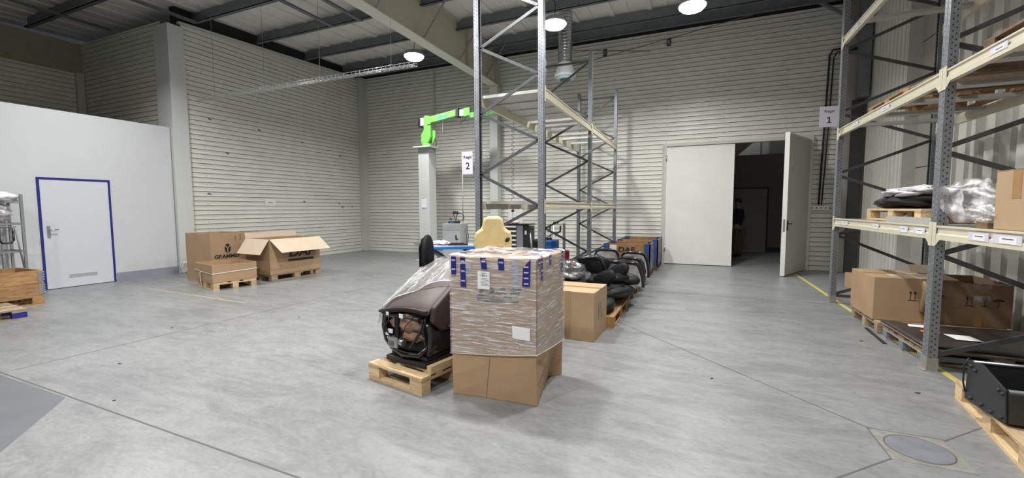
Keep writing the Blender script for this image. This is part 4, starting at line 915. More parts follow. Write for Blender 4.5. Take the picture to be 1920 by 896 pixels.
for i in range(26):   # crumpled tape across the top
    a = rnd.random() * 0.66; yb0 = 2.97 + rnd.random() * .16 + (0 if i % 3 else .3)
    MB(M_TAPE).bar((-1.78 + a, yb0, 1.143 + rnd.random() * .006), (-1.78 + a + 0.05 + .05 * rnd.random(), yb0 + rnd.uniform(-.03, .04), 1.145 + rnd.random() * .01), 0.02, 0.0012).build('tape_scrap', bb)
for yy in (3.58,): 
    for i in range(9): MB(M_TAPE).box(-1.76 + i * .075, -1.72 + i * .075, yy, yy + .03, 1.141, 1.143).build('tape_scrap', bb)
pl = MB([M_PAPER, M_INK2]).box(-1.55, -1.446, 2.9145, 2.916, 0.875, 1.013).box(-1.515, -1.48, 2.914, 2.9146, 0.998, 1.003, mi=1)
for i in range(6): pl.box(-1.52, -1.465 + .01 * (i % 3), 2.914, 2.9146, 0.957 - i * .011, 0.960 - i * .011, mi=1)
pl = pl.build('paper_label', bb); text('19012', 0.024, M_INK, pl, (-1.497, 2.9138, 0.981), F_NY)
MB(M_PAPER).poly([(-1.255, 2.9155, 0.515), (-1.113, 2.9155, 0.507), (-1.113, 2.9155, 0.605), (-1.258, 2.9155, 0.612)]).build('paper_label', bb)
text('DAF', 0.105, M_INK, bb, (-1.392, 2.9275, 0.852), F_NY, 'printed_logo', 0.25, 1.75, 0.004)
MB(M_INK).box(-1.565, -1.212, 2.9268, 2.9285, 0.775, 0.802).build('logo_bar', bb)

# ------------------------------------------------------------------ middle aisle: carton, seat pile, blue crates
b2 = carton('tan_carton', 'closed tan carton in the aisle behind the wrapped carton', (-1.30, 4.96, 0), math.radians(-2), 0.61, 0.62, 0.56, M_CARD2)
tape(b2, -0.307, 0.307, -0.03, 0.03, 0.561, 0.563); tape(b2, -0.03, 0.03, -0.3125, -0.31, 0.0, 0.56, M_CARD)
for (yy, zz, hh) in ((-0.05, .28, .12), (-0.12, .22, .2), (0.02, .2, .14)): MB(M_INK2).box(0.3055, 0.307, yy, yy + .02, zz, zz + hh).build('printed_text', b2)
pallet('orange pallet under the black seat pile, nearest in the row', (-1.33, 5.88, 0), math.radians(90), 1.2, 0.86, M_WOODO)
pallet('pallet under the black seat pile, second in the row', (-1.33, 7.18, 0), math.radians(90), 1.2, 0.86, M_WOODG)
pallet('pallet under the black seat pile, third in the row', (-1.33, 8.48, 0), math.radians(90), 1.2, 0.86, M_WOODG)

def seat_back(label, loc, rot, s=1.0, silver=True, film=False, group='black seat backrests piled on the pallets', W=0.30, H=0.56):
    s *= 0.86
    g = thing('loose_seat_shell', label, 'seat back', loc, 0, group, rot); g.scale = (s, s, s)
    # local: stands on z=0, face towards -y
    MB(M_BLACK).loft([(0, 0, 0.0, W * .80, .05), (0, 0, 0.05, W * .98, .075), (0, -.01, .25, W, .085), (0, .0, .42, W * .96, .07), (0, .01, H - .10, W * .80, .05), (0, .01, H - .03, W * .60, .035), (0, .01, H, W * .35, .015)], 24, 3).build('cushion', g)
    for sx_ in (-1, 1):
        MB(M_BLACK).loft([(sx_ * W * .86, -.06, .06, .035, .04), (sx_ * W * .90, -.08, .2, .045, .055), (sx_ * W * .84, -.06, .40, .035, .045), (sx_ * W * .74, -.03, .50, .02, .02)], 14, 2.4).build('side_bolster', g)
    def sh(a, b):
        t = (a - .5) * 2; zz = 0.02 + b * (H - .03)
        wd = W * (1.04 - .25 * b ** 3)
        return Vector((t * wd, 0.085 + 0.05 * (1 - t * t) * (1 - .3 * b), zz - 0.06 * (t ** 4) * b))
    MB(M_SILVERGLARE if silver else M_BLACKG).grid(sh, 14, 12).build('back_shell', g, solid=0.012)
    pts = [sh(0, j / 10) for j in range(11)] + [sh(i / 12, 1) for i in range(1, 12)] + [sh(1, 1 - j / 10) for j in range(11)]
    MB(M_BLACKG).tube([p + Vector((0, -.012, 0)) for p in pts], 0.034, 10).build('shell_rim', g)
    if film:
        MB(M_BAG).grid(lambda a, b: sh(a, b) + Vector((0, .03 + .03 * noise.noise(Vector((a * 5, b * 5, s))), 0)), 18, 18).build('plastic_cover', g)
    return g
R_ = math.radians
# backrests standing with the shell towards the viewer (rotated half a turn)
seat_back('shiny shelled seat backrest next to the blue crate, farthest in the pile', (-1.08, 8.75, 0.146), (R_(-8), 0, R_(172)), 1.05)
seat_back('shiny film backed seat backrest in front of the DAF crate, left one', (-1.62, 8.65, 0.25), (R_(-12), 0, R_(184)), 0.95)
seat_back('shiny shelled seat backrest, second in the row behind the big one', (-1.08, 8.15, 0.146), (R_(-14), 0, R_(170)), 1.0)
seat_back('shiny shelled seat backrest, third from the front of the standing row', (-1.05, 7.65, 0.146), (R_(-18), 0, R_(172)), 1.0)
seat_back('large shiny shelled seat backrest leaning at the middle of the pile', (-1.28, 7.15, 0.18), (R_(-20), 0, R_(178)), 1.12)
seat_back('plastic wrapped seat backrest tilted at the back left of the pile', (-1.62, 7.35, 0.32), (R_(-25), R_(-38), R_(190)), 0.9, True, True)
seat_back('all black seat backrest standing at the left of the pile', (-1.50, 6.62, 0.27), (R_(-14), R_(8), R_(186)), 1.08, False)
def cushion(label, loc, rot, L=0.62, W=0.22, T=0.075, name='seat_pad'):
    g = thing(name, label, 'seat cushion', loc, 0, 'black seat cushions piled on the pallets', rot)
    MB(M_BLACK).loft([(0, 0, -L / 2, W * .3, T * .3), (0, 0, -L / 2 + .03, W * .7, T * .8), (0, 0, -L / 4, W, T), (0, 0, L / 8, W * .95, T), (0, 0, L / 2 - .06, W * .72, T * .8), (0, 0, L / 2, W * .3, T * .3)], 22, 2.6).build('pad', g)
    MB(M_BLACKG).tube([(W * .98 * math.cos(a), 0.0, 0.92 * L / 2 * math.sin(a)) for a in [2 * PI * i / 28 for i in range(28)]], 0.008, 6, closed=True).build('piping', g)
    MB(M_BLACKM).box(-W * .5, W * .5, T * .8, T * 1.1, -L * .3, L * .3).build('back_plate', g, bevel=0.01)
    return g
cushion('black seat cushion lying lowest at the near edge of the pile', (-1.20, 5.62, 0.235), (R_(90), 0, R_(12)), 0.70, .26, .085)
cushion('black seat cushion lying flat second from the bottom of the pile', (-1.10, 6.05, 0.33), (R_(90), R_(4), R_(-20)), 0.70, .25, .08)
cushion('black seat cushion at the right edge of the pile, bottom one', (-1.08, 6.50, 0.24), (R_(90), 0, R_(-10)), 0.66, .25, .08)
cushion('black seat cushion lying flat under the tilted cushions', (-1.18, 6.25, 0.46), (R_(94), R_(-4), R_(-62)), 0.66, .20, .07)
cushion('black seat cushion with bright piping at the right rim of the pile', (-1.06, 6.75, 0.40), (R_(86), R_(6), R_(-75)), 0.6, .2, .07)
cushion('long black cushion tilted up to the right, in front', (-1.16, 5.95, 0.50), (R_(78), R_(0), R_(0)), 0.50, .11, .05).rotation_euler = (R_(15), R_(62), R_(-20))
cushion('long black cushion tilted up to the right, behind the front one', (-1.06, 6.35, 0.53), (0, 0, 0), 0.52, .11, .05).rotation_euler = (R_(12), R_(56), R_(-15))
cushion('short black cushion wedged between the tilted ones and the shells', (-1.42, 6.75, 0.50), (0, 0, 0), 0.5, .13, .05).rotation_euler = (R_(10), R_(40), R_(20))
pb = thing('bagged_seat_part', 'seat part in a clear plastic bag lying behind the tan carton', 'seat part', (-1.72, 5.92, 0.50), 0.1)
blobf(0, 0, 0.06, 0.26, 0.27, 0.11, .2, 2, M_BLACK, 'cushion', pb)
blobf(0, 0, 0.085, 0.33, 0.33, 0.165, .30, 6, M_BAG, 'plastic_bag', pb, 40, 24)
MB(M_PAPER).poly([(-0.08, -0.2, 0.17), (0.0, -0.22, 0.15), (-0.05, -0.1, 0.2)]).build('paper_tag', pb)
MB(M_RED).box(0.10, 0.18, -0.05, 0.0, 0.20, 0.21).build('red_tag', pb)
tag(MB(M_BLACK).loft([(0, 0, 0, .30, .30), (0, 0, .2, .30, .30), (0, 0, .34, .24, .25)], 20, 3).build('seat_stand', T=Matrix.Translation((-1.68, 5.92, 0.146))), 'black seat base carrying the bagged part on the nearest orange pallet', 'seat part')
tag(MB(M_BLACK).loft([(0, 0, 0, .25, .28), (0, 0, .12, .22, .24)], 20, 3).build('seat_stand', T=Matrix.Translation((-1.60, 6.66, 0.146))), 'black seat base under the all black backrest', 'seat part')

def crate(label, x0, x1, y0, y1, H, letters):
    g = thing('blue_crate', label, 'crate', (0, 0, 0), 0, 'wooden crates with blue corner posts')
    for xa in (x0, x1 - .1):
        for ya in (y0, (y0 + y1) / 2 - .05, y1 - .1): MB(M_WOODD).box(xa, xa + .1, ya, ya + .1, 0, .1).build('foot_block', g)
    MB(M_WOODD).box(x0, x1, y0, y1, .1, .125).build('floor_board', g)
    for (a, b_, c, d, n) in ((x0, x1, y0, y0 + .022, 'front_wall'), (x0, x1, y1 - .022, y1, 'back_wall')):
        MB(M_WOODO).box(a + .02, b_ - .02, c, d, .125, H).build(n, g)
    for xa in (x0, x1 - .022):
        for q in range(3):
            zz = .135 + q * (H - .135) / 3
            MB(M_WOODO).box(xa, xa + .022, y0 + .022, y1 - .022, zz, zz + (H - .15) / 3).build('side_board', g)
    for xa, ya in ((x0 - .006, y0 - .006), (x1 - .12, y0 - .006), (x0 - .006, y1 - .114), (x1 - .12, y1 - .114)):
        MB(M_BLUE).box(xa, xa + .126, ya, ya + .028 if ya < (y0 + y1) / 2 else ya + .12, .12, H + .004).build('corner_post', g)
    for ya in (y0 - .006, y1 - .16):
        MB(M_BLUE).box(x1 - .02, x1 + .012, ya, ya + .166, .12, H + .004).build('corner_post', g)
    MB(M_GALV).box(x1 + .012, x1 + .018, y0 + .2, y0 + .26, H - .12, H - .05).box(x1 + .012, x1 + .018, y0 + .2, y0 + .26, .2, .27).build('latch', g)
    if letters:
        text('DAF', 0.15, mat('dark_stencil', (.03, .02, .03), .7), g, ((x0 + x1) / 2 - .01, y0 - .003, H - .13), F_NY, 'printed_logo', .1, 1.25, .005)
        MB(M_PAPER).box(x0 + .13, x0 + .28, y0 - .004, y0, H - .2, H - .03).build('paper_label', g)
        MB(mat('red_stencil', (.28, .07, .05), .7)).box(x0 + .45, x1 - .22, y0 - .003, y0, H - .27, H - .22).build('red_band', g)
    return g
crate('wooden crate with blue corners printed DAF, nearer of the two', -1.86, -0.87, 9.5, 10.35, .72, True)
crate('wooden crate with blue corners against the gate frame, farther of the two', -1.74, -0.80, 10.62, 11.85, .74, False)

# ------------------------------------------------------------------ workshop corner behind
fs = thing('foam_seat', 'driver seat of bare yellow moulded foam behind the wrapped carton', 'seat', (-2.17, 4.48, 0), math.radians(25))
def foam_outline():
    R__ = [(.20, 0), (.208, .12), (.217, .25), (.217, .33), (.205, .385), (.17, .415), (.135, .435), (.128, .47), (.115, .53), (.095, .565), (.06, .575)]
    return [(-x, z) for x, z in R__] + [(x, z) for x, z in reversed(R__)]
mb = MB(M_FOAM); mb.prism(foam_outline(), ('y', -0.055, 0.055)); mb.build('foam_backrest', fs, T=Matrix.Translation((0, 0, .835)), bevel=0.03)
MB(M_DARK).lathe([(0.0001, 0), (0.022, 0), (0.022, .004), (0.0001, .004)], T=Matrix.Translation((.165, -.0585, 1.14)) @ Matrix.Rotation(PI / 2, 4, 'X') @ Matrix.Scale(1.5, 4, (.7, .7, 0)), seg=16).build('foam_hole', fs)
MB(M_FOAM).box(-.26, .26, -.50, .06, .62, .76).build('foam_cushion', fs, bevel=.03)
MB(M_BLACKM).box(-.22, .22, -.42, .06, .12, .62).box(-.27, .27, -.45, .12, 0, .12).build('seat_base', fs)
MB(M_BLACKM).box(-.2, .2, .06, .09, .5, 1.1).build('back_frame', fs)

bc = thing('driver_seat', 'narrow black seat seen from the side left of the blue table', 'seat', (-4.52, 6.55, 0), math.radians(103))
MB(M_BLACK).loft([(0, 0, .42, .17, .07), (0, 0, .55, .22, .085), (0, .0, .75, .22, .08), (0, .0, .9, .19, .065), (0, .0, .99, .12, .045), (0, .0, 1.025, .05, .02)], 24, 2.6).build('backrest', bc)
MB(M_BLACKG).loft([(0, .08, .45, .20, .02), (0, .085, .8, .20, .02), (0, .06, .97, .13, .015)], 20, 3).build('back_shell', bc)
MB(M_BLACK).box(-.24, .24, -.48, .04, .34, .46).build('cushion', bc, bevel=.03)
MB(M_BLACKM).box(-.2, .2, -.42, .02, 0, .34).build('seat_base', bc)
MB(M_DARK).tube([(-.2, .02, .84), (-.30, .05, .87), (-.38, .10, .885)], .006, 6).build('lever', bc)

lt = thing('lift_table', 'bright blue scissor lift table with tools and cloth on it', 'table', (-4.62, 7.45, 0), math.radians(33))
MB(M_BLUET).box(-.40, .52, -.35, .35, .70, .755).build('table_top', lt, bevel=.006)
MB(M_GREY).box(-.38, .50, -.33, .33, .755, .762).build('top_plate', lt)
for yy in (-.28, .28):
    MB(M_DGREY).bar((-.35, yy, .10), (.42, yy, .68), .03, .05).build('scissor_arm', lt); MB(M_DGREY).bar((-.35, yy, .68), (.42, yy, .10), .03, .05).build('scissor_arm', lt)
MB(M_BLUET).box(-.40, .50, -.33, -.25, .05, .10).box(-.40, .50, .25, .33, .05, .10).build('base_frame', lt)
for xx in (-.35, .45):
    for yy in (-.28, .28): MB(M_BLACKM).lathe([(0.0001, -.02), (.05, -.02), (.05, .02), (0.0001, .02)], T=Matrix.Translation((xx, yy, .05)) @ Matrix.Rotation(PI / 2, 4, 'X'), seg=16).build('wheel', lt)
tag(blobf(-4.80, 7.42, .80, .19, .13, .05, .5, 4, M_CLOTH, 'white_rag', flat=.763), 'crumpled white rag on the blue lift table', 'rag')
tag(MB([M_BROWND, M_DARK]).box(-.2, .2, -.1, .1, 0, .03).box(-.15, .12, -.06, .05, .03, .045, mi=1).build('tool_tray', T=Matrix.Translation((-4.42, 7.48, .763)) @ Matrix.Rotation(.5, 4, 'Z')), 'dark red tool tray on the blue lift table', 'tray')
rv = thing('hand_tool', 'upright black handled tool on the blue lift table', 'tool', (-4.55, 7.62, .763))
MB(M_GREY).box(-.02, .02, -.02, .02, 0, .09).build('tool_body', rv); MB(M_INK).box(-.012, .012, -.012, .012, .09, .19).tube([(.01, 0, .11), (.05, 0, .11)], .014, 8).build('tool_grip', rv)

cb = thing('grey_cabinet', 'light grey metal cabinet standing by the back wall', 'cabinet', (-5.72, 9.55, 0), math.radians(4))
MB(M_GREY).box(-.27, .27, -.2, .2, .08, 1.12).build('cabinet_body', cb, bevel=.006)
MB(mat('pale_cabinet_door', (.46, .49, .50), .4)).box(-.25, .22, -.206, -.2, .25, .93).build('cabinet_door', cb); MB(M_GREY).box(-.25, .22, -.206, -.2, .96, 1.08).build('cabinet_drawer', cb)
for sx_ in (-1, 1):
    for sy in (-1, 1): MB(M_BLACKM).lathe([(0.0001, -.015), (.04, -.015), (.04, .015), (0.0001, .015)], T=Matrix.Translation((sx_ * .22, sy * .15, .04)) @ Matrix.Rotation(PI / 2, 4, 'Y'), seg=14).build('castor', cb)
MB(M_INK).tube([(.30, -.06, .98), (.34, -.03, .8), (.31, .02, .66), (.28, .05, .6)], .006, 6).tube([(.28, .1, 1.05), (.33, .1, .8), (.30, .1, .5)], .006, 6).build('cable', cb)
im = thing('measuring_device', 'dark blue device with coiled leads on top of the grey cabinet', 'device', (-5.72, 9.52, 1.122), .05)
MB(M_INK).box(-.14, .12, -.08, .08, 0, .055).build('device_body', im); MB(M_BLUET).box(-.09, .0, -.084, -.08, .01, .045).build('device_screen', im)
MB(M_INK).tube([(.16 + .11 * math.cos(a), .0, .16 + .10 * math.sin(a)) for a in [2 * PI * i / 20 for i in range(20)]], .009, 6, closed=True).tube([(.05, 0, .05), (.0, -.02, .2), (-.06, 0, .27), (.05, .02, .30), (.15, 0, .25)], .010, 6).build('lead', im)
MB(M_INK).box(-.03, .1, -.03, .03, .24, .31).box(-.14, -.09, -.02, .02, .09, .13).build('connector', im)
ho = thing('service_pole', 'thin pale pole rising from the top of the grey cabinet', 'pole', (-5.55, 9.66, 0))
MB(M_CLADTRIM).tube([(0, 0, 1.122), (0, 0, 2.95)], .014, 8).build('pole_tube', ho); MB(M_GALV).tube([(0, 0, 1.52), (-.03, 0, 1.46), (.03, 0, 1.41), (0, 0, 1.38)], .01, 6).build('hook', ho)

tc_ = thing('tool_cabinet', 'dark grey workshop tool cabinet with pale striped drawers', 'cabinet', (-4.20, 9.6, 0), math.radians(3))
MB(M_MGREY).box(-.52, .42, -.22, .22, .06, 1.10).build('cabinet_body', tc_, bevel=.005)
MB(M_BLACKG).box(-.54, .58, -.24, .24, 1.10, 1.14).build('worktop', tc_, bevel=.006)
for sx_ in (-.42, .34):
    for sy in (-.14, .14): MB(M_BLACKM).lathe([(0.0001, -.015), (.035, -.015), (.035, .015), (0.0001, .015)], T=Matrix.Translation((sx_, sy, .035)) @ Matrix.Rotation(PI / 2, 4, 'Y'), seg=14).build('castor', tc_)
for i in range(9):
    z_ = .12 + i * .108
    MB(M_INK).box(-.50, .26, -.226, -.22, z_, z_ + .10).build('drawer', tc_); MB(M_PAPER).box(-.49, .25, -.235, -.226, z_ + .062, z_ + .100).build('drawer_handle', tc_)
MB(M_BLACKM).box(.42, .58, -.2, .2, .06, 1.08).build('side_locker', tc_); MB(M_PAPER).box(.46, .51, -.206, -.2, .88, .97).build('label', tc_)
tag(blobf(-4.05, 9.6, 1.16, .10, .08, .035, .3, 3, M_PINK, 'pink_rag', flat=1.141), 'pale pink rag on the tool cabinet', 'rag')
for k, (x_, y_, zt, n) in enumerate(((-3.60, 9.5, 1.02, 'white crutch-like stand right of the tool cabinet, with black knob'), (-3.24, 10.3, 1.14, 'thin pale pole stand with a black T grip behind the rack post'))):
    g = thing('pole_stand', n, 'stand', (x_, y_, 0))
    MB(M_ZINC).tube([(-.03, 0, .02), (-.05, 0, zt)], .014, 8).build('pole', g)
    if k == 0: MB(M_ZINC).tube([(.09, 0, .02), (-.03, 0, zt - .05)], .014, 8).build('pole', g)
    MB(M_INK).tube([(-.06, 0, zt), (.08, 0, zt)], .022, 8).build('grip', g); MB(M_BLACKM).box(-.12, .12, -.12, .12, 0, .02).build('foot', g)
bk = thing('black_bin', 'black bin between the tool cabinet and the rack post', 'bin', (-3.32, 9.4, 0)); MB(M_BLACK).lathe([(.0001, 0), (.15, 0), (.19, .74), (.20, .76), (.18, .76), (.14, .02), (.0001, .02)], seg=20).build('bin_body', bk); MB(M_BLACKG).lathe([(.19, .73), (.207, .745), (.19, .765), (.185, .75), (.19, .73)], seg=20).build('bin_rim', bk)
ht = thing('hand_truck', 'grey hand truck with black U handle inside the middle rack', 'hand truck', (-2.98, 9.42, 0))
MB(M_GALV).box(.20, .25, -.025, .025, .05, 1.16).box(-.12, -.09, -.02, .02, .05, .9).box(-.12, .25, -.02, .02, .40, .44).build('frame', ht)
MB(M_INK).tube([(-.10, -.04, 1.10), (-.10, -.06, .98), (-.06, -.06, .94), (.10, -.06, .94), (.15, -.06, .98), (.15, -.04, 1.10)], .020, 8).build('handle', ht)
MB(M_BLACKM).lathe([(.0001, -.03), (.09, -.03), (.09, .03), (.0001, .03)], T=Matrix.Translation((-.12, .06, .09)) @ Matrix.Rotation(PI / 2, 4, 'Y'), seg=18).build('wheel', ht)
MB(M_BLACKM).lathe([(.0001, -.03), (.09, -.03), (.09, .03), (.0001, .03)], T=Matrix.Translation((.24, .06, .09)) @ Matrix.Rotation(PI / 2, 4, 'Y'), seg=18).build('wheel', ht)
MB(M_GALV).box(-.15, .28, -.25, 0, .0, .015).build('toe_plate', ht)
cs = thing('blue_case', 'blue plastic case standing by the hand truck, with black handle', 'case', (-2.97, 8.98, .0))
MB(M_BLUET).box(-.2, .19, -.14, .14, .03, .80).build('case_body', cs, bevel=.02); MB(M_INK).box(-.10, .06, -.02, .02, .80, .85).build('case_handle', cs)
for i in range(7): MB(M_BLUE).box(-.12 + i * .04, -.10 + i * .04, -.145, -.14, .70, .75).build('rib', cs)
MB(M_INK).box(-.2, .19, -.13, .13, 0, .03).build('case_foot', cs)
MB(M_INK).tube([(-.15, 0, .80), (-.05, .02, .86), (.06, .04, .93), (.12, .05, .95)], .012, 6).build('hose', cs)
rm = thing('red_machine', 'small red and black wheeled machine on the floor inside the rack', 'machine', (-2.62, 9.0, 0), .2)
MB(M_RED).box(-.2, .1, -.12, .12, .38, .58).build('machine_housing', rm, bevel=.03); MB(M_BLACKM).box(-.16, .2, -.14, .14, .12, .38).build('machine_base', rm, bevel=.02); MB(M_GREY).box(-.1, .22, -.15, -.13, .28, .36).build('machine_panel', rm)
for xx in (-.12, .14): MB(M_INK).lathe([(.0001, -.03), (.10, -.03), (.10, .03), (.0001, .03)], T=Matrix.Translation((xx, -.14, .10)) @ Matrix.Rotation(PI / 2, 4, 'X'), seg=18).build('wheel', rm)
# posters on the back wall
po = thing('wall_poster', 'white paper poster with line drawing on the back wall behind the tool cabinet', 'poster', (-5.12, YB - .008, 0)); MB(M_PAPER).box(-.27, .22, -.004, 0, 1.05, 1.78).build('sheet', po)
MB(M_INK2).box(-.2, -.1, -.0048, -.004, 1.5, 1.52).box(-.15, .1, -.0048, -.004, 1.2, 1.21).box(0, .15, -.0048, -.004, 1.6, 1.66).build('drawing', po)
ba = thing('balancer_cord', 'coiled black air hose with hanging tool in front of the back wall', 'hose', (-4.50, 10.5, 0))
pts = [(0, 0, 3.99)]
n_c = 110
for i in range(n_c): z_ = 3.62 - i * (3.62 - 1.72) / n_c; pts.append((.035 * math.cos(i * .9), .035 * math.sin(i * .9), z_))
pts += [(0, 0, 1.66), (0, 0, 1.1)]
MB(M_INK).tube(pts, .006, 5).build('coiled_hose', ba); MB(M_INK).lathe([(.0001, 1.40), (.03, 1.41), (.05, 1.44), (.015, 1.48), (.012, 1.62), (.0001, 1.62)], seg=14).build('balancer', ba)
MB(M_GREY).lathe([(.0001, .86), (.09, .86), (.10, .92), (.05, 1.0), (.0001, 1.0)], seg=14).build('hanging_tool', ba)

# green robot arm on its pillar
pi_ = thing('arm_pillar', 'square pale grey pillar carrying the green arm', 'pillar', (-7.21, 10.5, 0))
MB(M_COLUMN).box(-.18, .18, -.18, .18, .02, 3.25).build('shaft', pi_, bevel=.006); MB(M_COLUMN).box(-.28, .28, -.28, .28, 3.25, 3.29).build('top_plate', pi_); MB(M_COLUMN).box(-.26, .26, -.26, .26, 0, .02).build('foot_plate', pi_)
MB(M_GREY).box(-.182, .182, -.182, .182, 3.1, 3.25).build('collar', pi_)
pn = thing('notice_sheet', 'small white notice taped to the arm pillar', 'notice', (-7.21, 10.315, 1.66)); MB(M_PAPER).box(-.09, .09, -.004, .0, -.13, .13).build('sheet', pn); MB(M_INK).box(-.01, .01, -.006, -.004, .13, .15).box(-.01, .01, -.006, -.004, -.15, -.13).build('clip', pn)
ra = thing('manipulator_arm', 'lime green articulated arm mounted on top of the pale pillar', 'robot arm', (-7.21, 10.5, 3.292))
MB(M_GREEN).lathe([(.0001, 0), (.14, 0), (.14, .07), (.12, .10), (.0001, .10)], seg=24).build('arm_base', ra)
MB(M_GREEN).prism([(-.13, .10), (.10, .10), (.20, .26), (.20, .84), (.02, .88), (-.03, .84), (-.03, .48), (-.13, .34)], ('y', -.10, -.03)).build('shoulder', ra, bevel=.01)
MB(M_GREEN).prism([(-.05, .10), (.18, .10), (.27, .26), (.27, .45), (.15, .5), (.05, .35)], ('y', .03, .10)).build('shoulder', ra, bevel=.01)
MB(M_PAPER).box(-.16, -.02, -.08, .06, .60, .82).build('motor_cover', ra, bevel=.01); MB(M_INK).box(-.25, -.16, -.07, .05, .58, .80).build('motor', ra, bevel=.01)
MB(M_INK).tube([(-.16, 0, .6), (-.12, -.03, .5), (-.06, -.05, .42), (-.05, -.05, .36)], .012, 6).build('cable', ra)
fa = MB(M_GREEN).prism([(.18, .66), (1.02, .78), (1.02, .96), (.18, .84)], ('y', -.08, .06)).build('forearm', ra, bevel=.01)
text('indeVa', .11, M_CYAN, ra, (.58, -.083, .80), (PI / 2, -.14, 0), 'printed_logo', .2, 1.0, .004)
MB(M_INK).box(1.02, 1.12, -.09, .07, .74, 1.0).build('elbow_joint', ra, bevel=.02)
MB(M_GREY).box(1.12, 1.28, -.05, .04, .77, .95).build('wrist_link', ra)
MB(M_GREEN).box(1.26, 1.46, -.06, .05, .75, .98).build('wrist_block', ra, bevel=.01)
MB(M_GREEN).prism([(1.46, .84), (2.70, .80), (2.78, .74), (1.46, .70)], ('y', -.05, .05)).build('outer_arm', ra, bevel=.008)
text('LIFTRONIC-EASY', .11, M_GREEND, ra, (1.98, -.053, .765), (PI / 2, 0, 0), 'printed_text', .1, 1.0, .004)
MB(M_GREEN).lathe([(.0001, -.1), (.03, -.1), (.03, .1), (.0001, .1)], c=(2.71, 0, .65), seg=12).build('end_swivel', ra)
MB(M_INK).tube([(.90, -.1, .74), (1.0, -.1, .62), (1.15, -.1, .56), (1.30, -.1, .62), (1.42, -.08, .78)], .008, 6).tube([(.1, -.1, .6), (.5, -.1, .64), (.9, -.1, .74)], .01, 6).build('cable', ra)
MB(M_GALV).tube([(.62, -.1, .68), (.60, -.1, .3), (.50, -.1, -.05), (.45, -.1, -.12)], .005, 5).build('cable', ra)
MB(M_INK).tube([(.22, .12, .3), (.26, .12, .1), (.25, .12, -.02)], .006, 5).build('cable', ra)

# ------------------------------------------------------------------ right rack contents
pallet('pallet under the two brown shipping cartons below the right rack', (2.62, 6.72, 0), 0, 1.2, 0.9, M_WOODG)
sc1 = carton('shipping_carton', 'brown carton with handling marks and a torn tape strip, left of the pair', (2.305, 6.78, 0.146), 0, 0.61, 0.80, 0.52, M_CARD)
sc2 = carton('shipping_carton', 'open brown carton with handling marks, right of the pair under the rack', (2.94, 6.82, 0.146), 0, 0.62, 0.76, 0.49, M_CARD3, True)
tape(sc1, -0.306, 0.306, -0.05, 0.03, 0.521, 0.523); MB(M_CARDIN).box(-.1, .3, -.3, -.1, .521, .525).build('paper_label', sc1)
flap(sc1, (0.0, -0.40, 0.523), (0.46, -0.40, 0.523), (0.0, 0.3, 0.02))
MB(M_CARD2).tube([(0.17, -0.415, 0.50), (0.165, -0.43, 0.34), (0.145, -0.425, 0.14)], [.03, .033, .03], 10).build('torn_tape', sc1)
MB(M_CTAPE).box(0.15, 0.20, -0.4025, -0.4, 0.0, 0.12).build('packing_tape', sc1)
MB(M_PAPER).box(0.215, 0.25, -0.404, -0.4, 0.33, 0.50).build('white_strip', sc1)
symbols(sc1, 0.15, (0.04, -0.402, 0.27), F_NY); symbols(sc2, 0.15, (-0.07, -0.382, 0.24), F_NY)
MB(M_CTAPE).box(0.0, 0.07, -0.3825, -0.38, 0.0, 0.12).build('packing_tape', sc2); MB(M_BAG).grid(lambda a, b: (-.04 + .16 * a, -.39 - .02 * math.sin(9 * b), .26 + .22 * b), 6, 8).build('plastic_strip', sc2)
flap(sc2, (-0.31, 0.38, 0.49), (0.05, 0.38, 0.49), (0, .1, .10)); flap(sc2, (0.0, -0.38, 0.49), (0.31, -0.38, 0.49), (0, 0.10, -0.06))
sb = carton('small_carton', 'small closed tan carton on the floor behind the right rack', (2.80, 9.66, 0), math.radians(8), 0.30, 0.34, 0.28, M_CARD2)
MB(M_PAPER).box(-.12, -.02, -.1735, -.17, .05, .2).build('paper_label', sb); MB(M_INK2).lathe([(.0001, 0), (.035, 0), (.035, .002), (.0001, .002)], T=Matrix.Translation((.08, -.171, .2)) @ Matrix.Rotation(PI / 2, 4, 'X'), seg=14).build('round_mark', sb)
tape(sb, -.152, .152, -.02, .02, .281, .283)
pallet('pallet with grey blue blocks under the black sheets', (2.60, 5.66, 0), 0, 1.15, 0.92, M_WOODG, mat('grey_blue_block', (.16, .20, .26), .7, var=.2, scale=9))
bsx = thing('sheet_stack', 'stack of large black sheets lying under the right rack', 'sheet stack', (2.60, 5.64, 0.146))
def wav(a, b, z): return (-0.60 + 1.2 * a, -0.50 + 0.99 * b, z + 0.012 * math.sin(a * 5) * math.sin(b * 4) + 0.02 * (1 - a) ** 6)
for k in range(3): MB([M_WOODG, M_BLACKG, M_SHEET][k]).grid(lambda a, b, k=k: wav(a, b, 0.012 + k * 0.014), 16, 12).build('sheet', bsx, solid=0.009)
MB(M_PAPER).grid(lambda a, b: (-.42 + .22 * a + .03 * b, .28 + .12 * b - .02 * a, wav(.3, .8, .049)[2] + .003), 2, 2).build('paper', bsx)
MB(M_PAPER).grid(lambda a, b: (-.23 + .2 * a - .02 * b, -.20 + .20 * b, wav(.42, .4, .049)[2] + .006), 2, 2).build('paper', bsx)
MB(M_ORANGE).grid(lambda a, b: (-.42 + .15 * a + .02 * b, .0 + .09 * b, wav(.25, .55, .049)[2] + .006), 2, 2).build('orange_note', bsx)
tag(MB(M_INK).bar((1.985, 6.50, .006), (1.95, 5.82, .006), .035, .01).build('plastic_strip'), 'black plastic strip on the floor beside the pallets', 'strip')

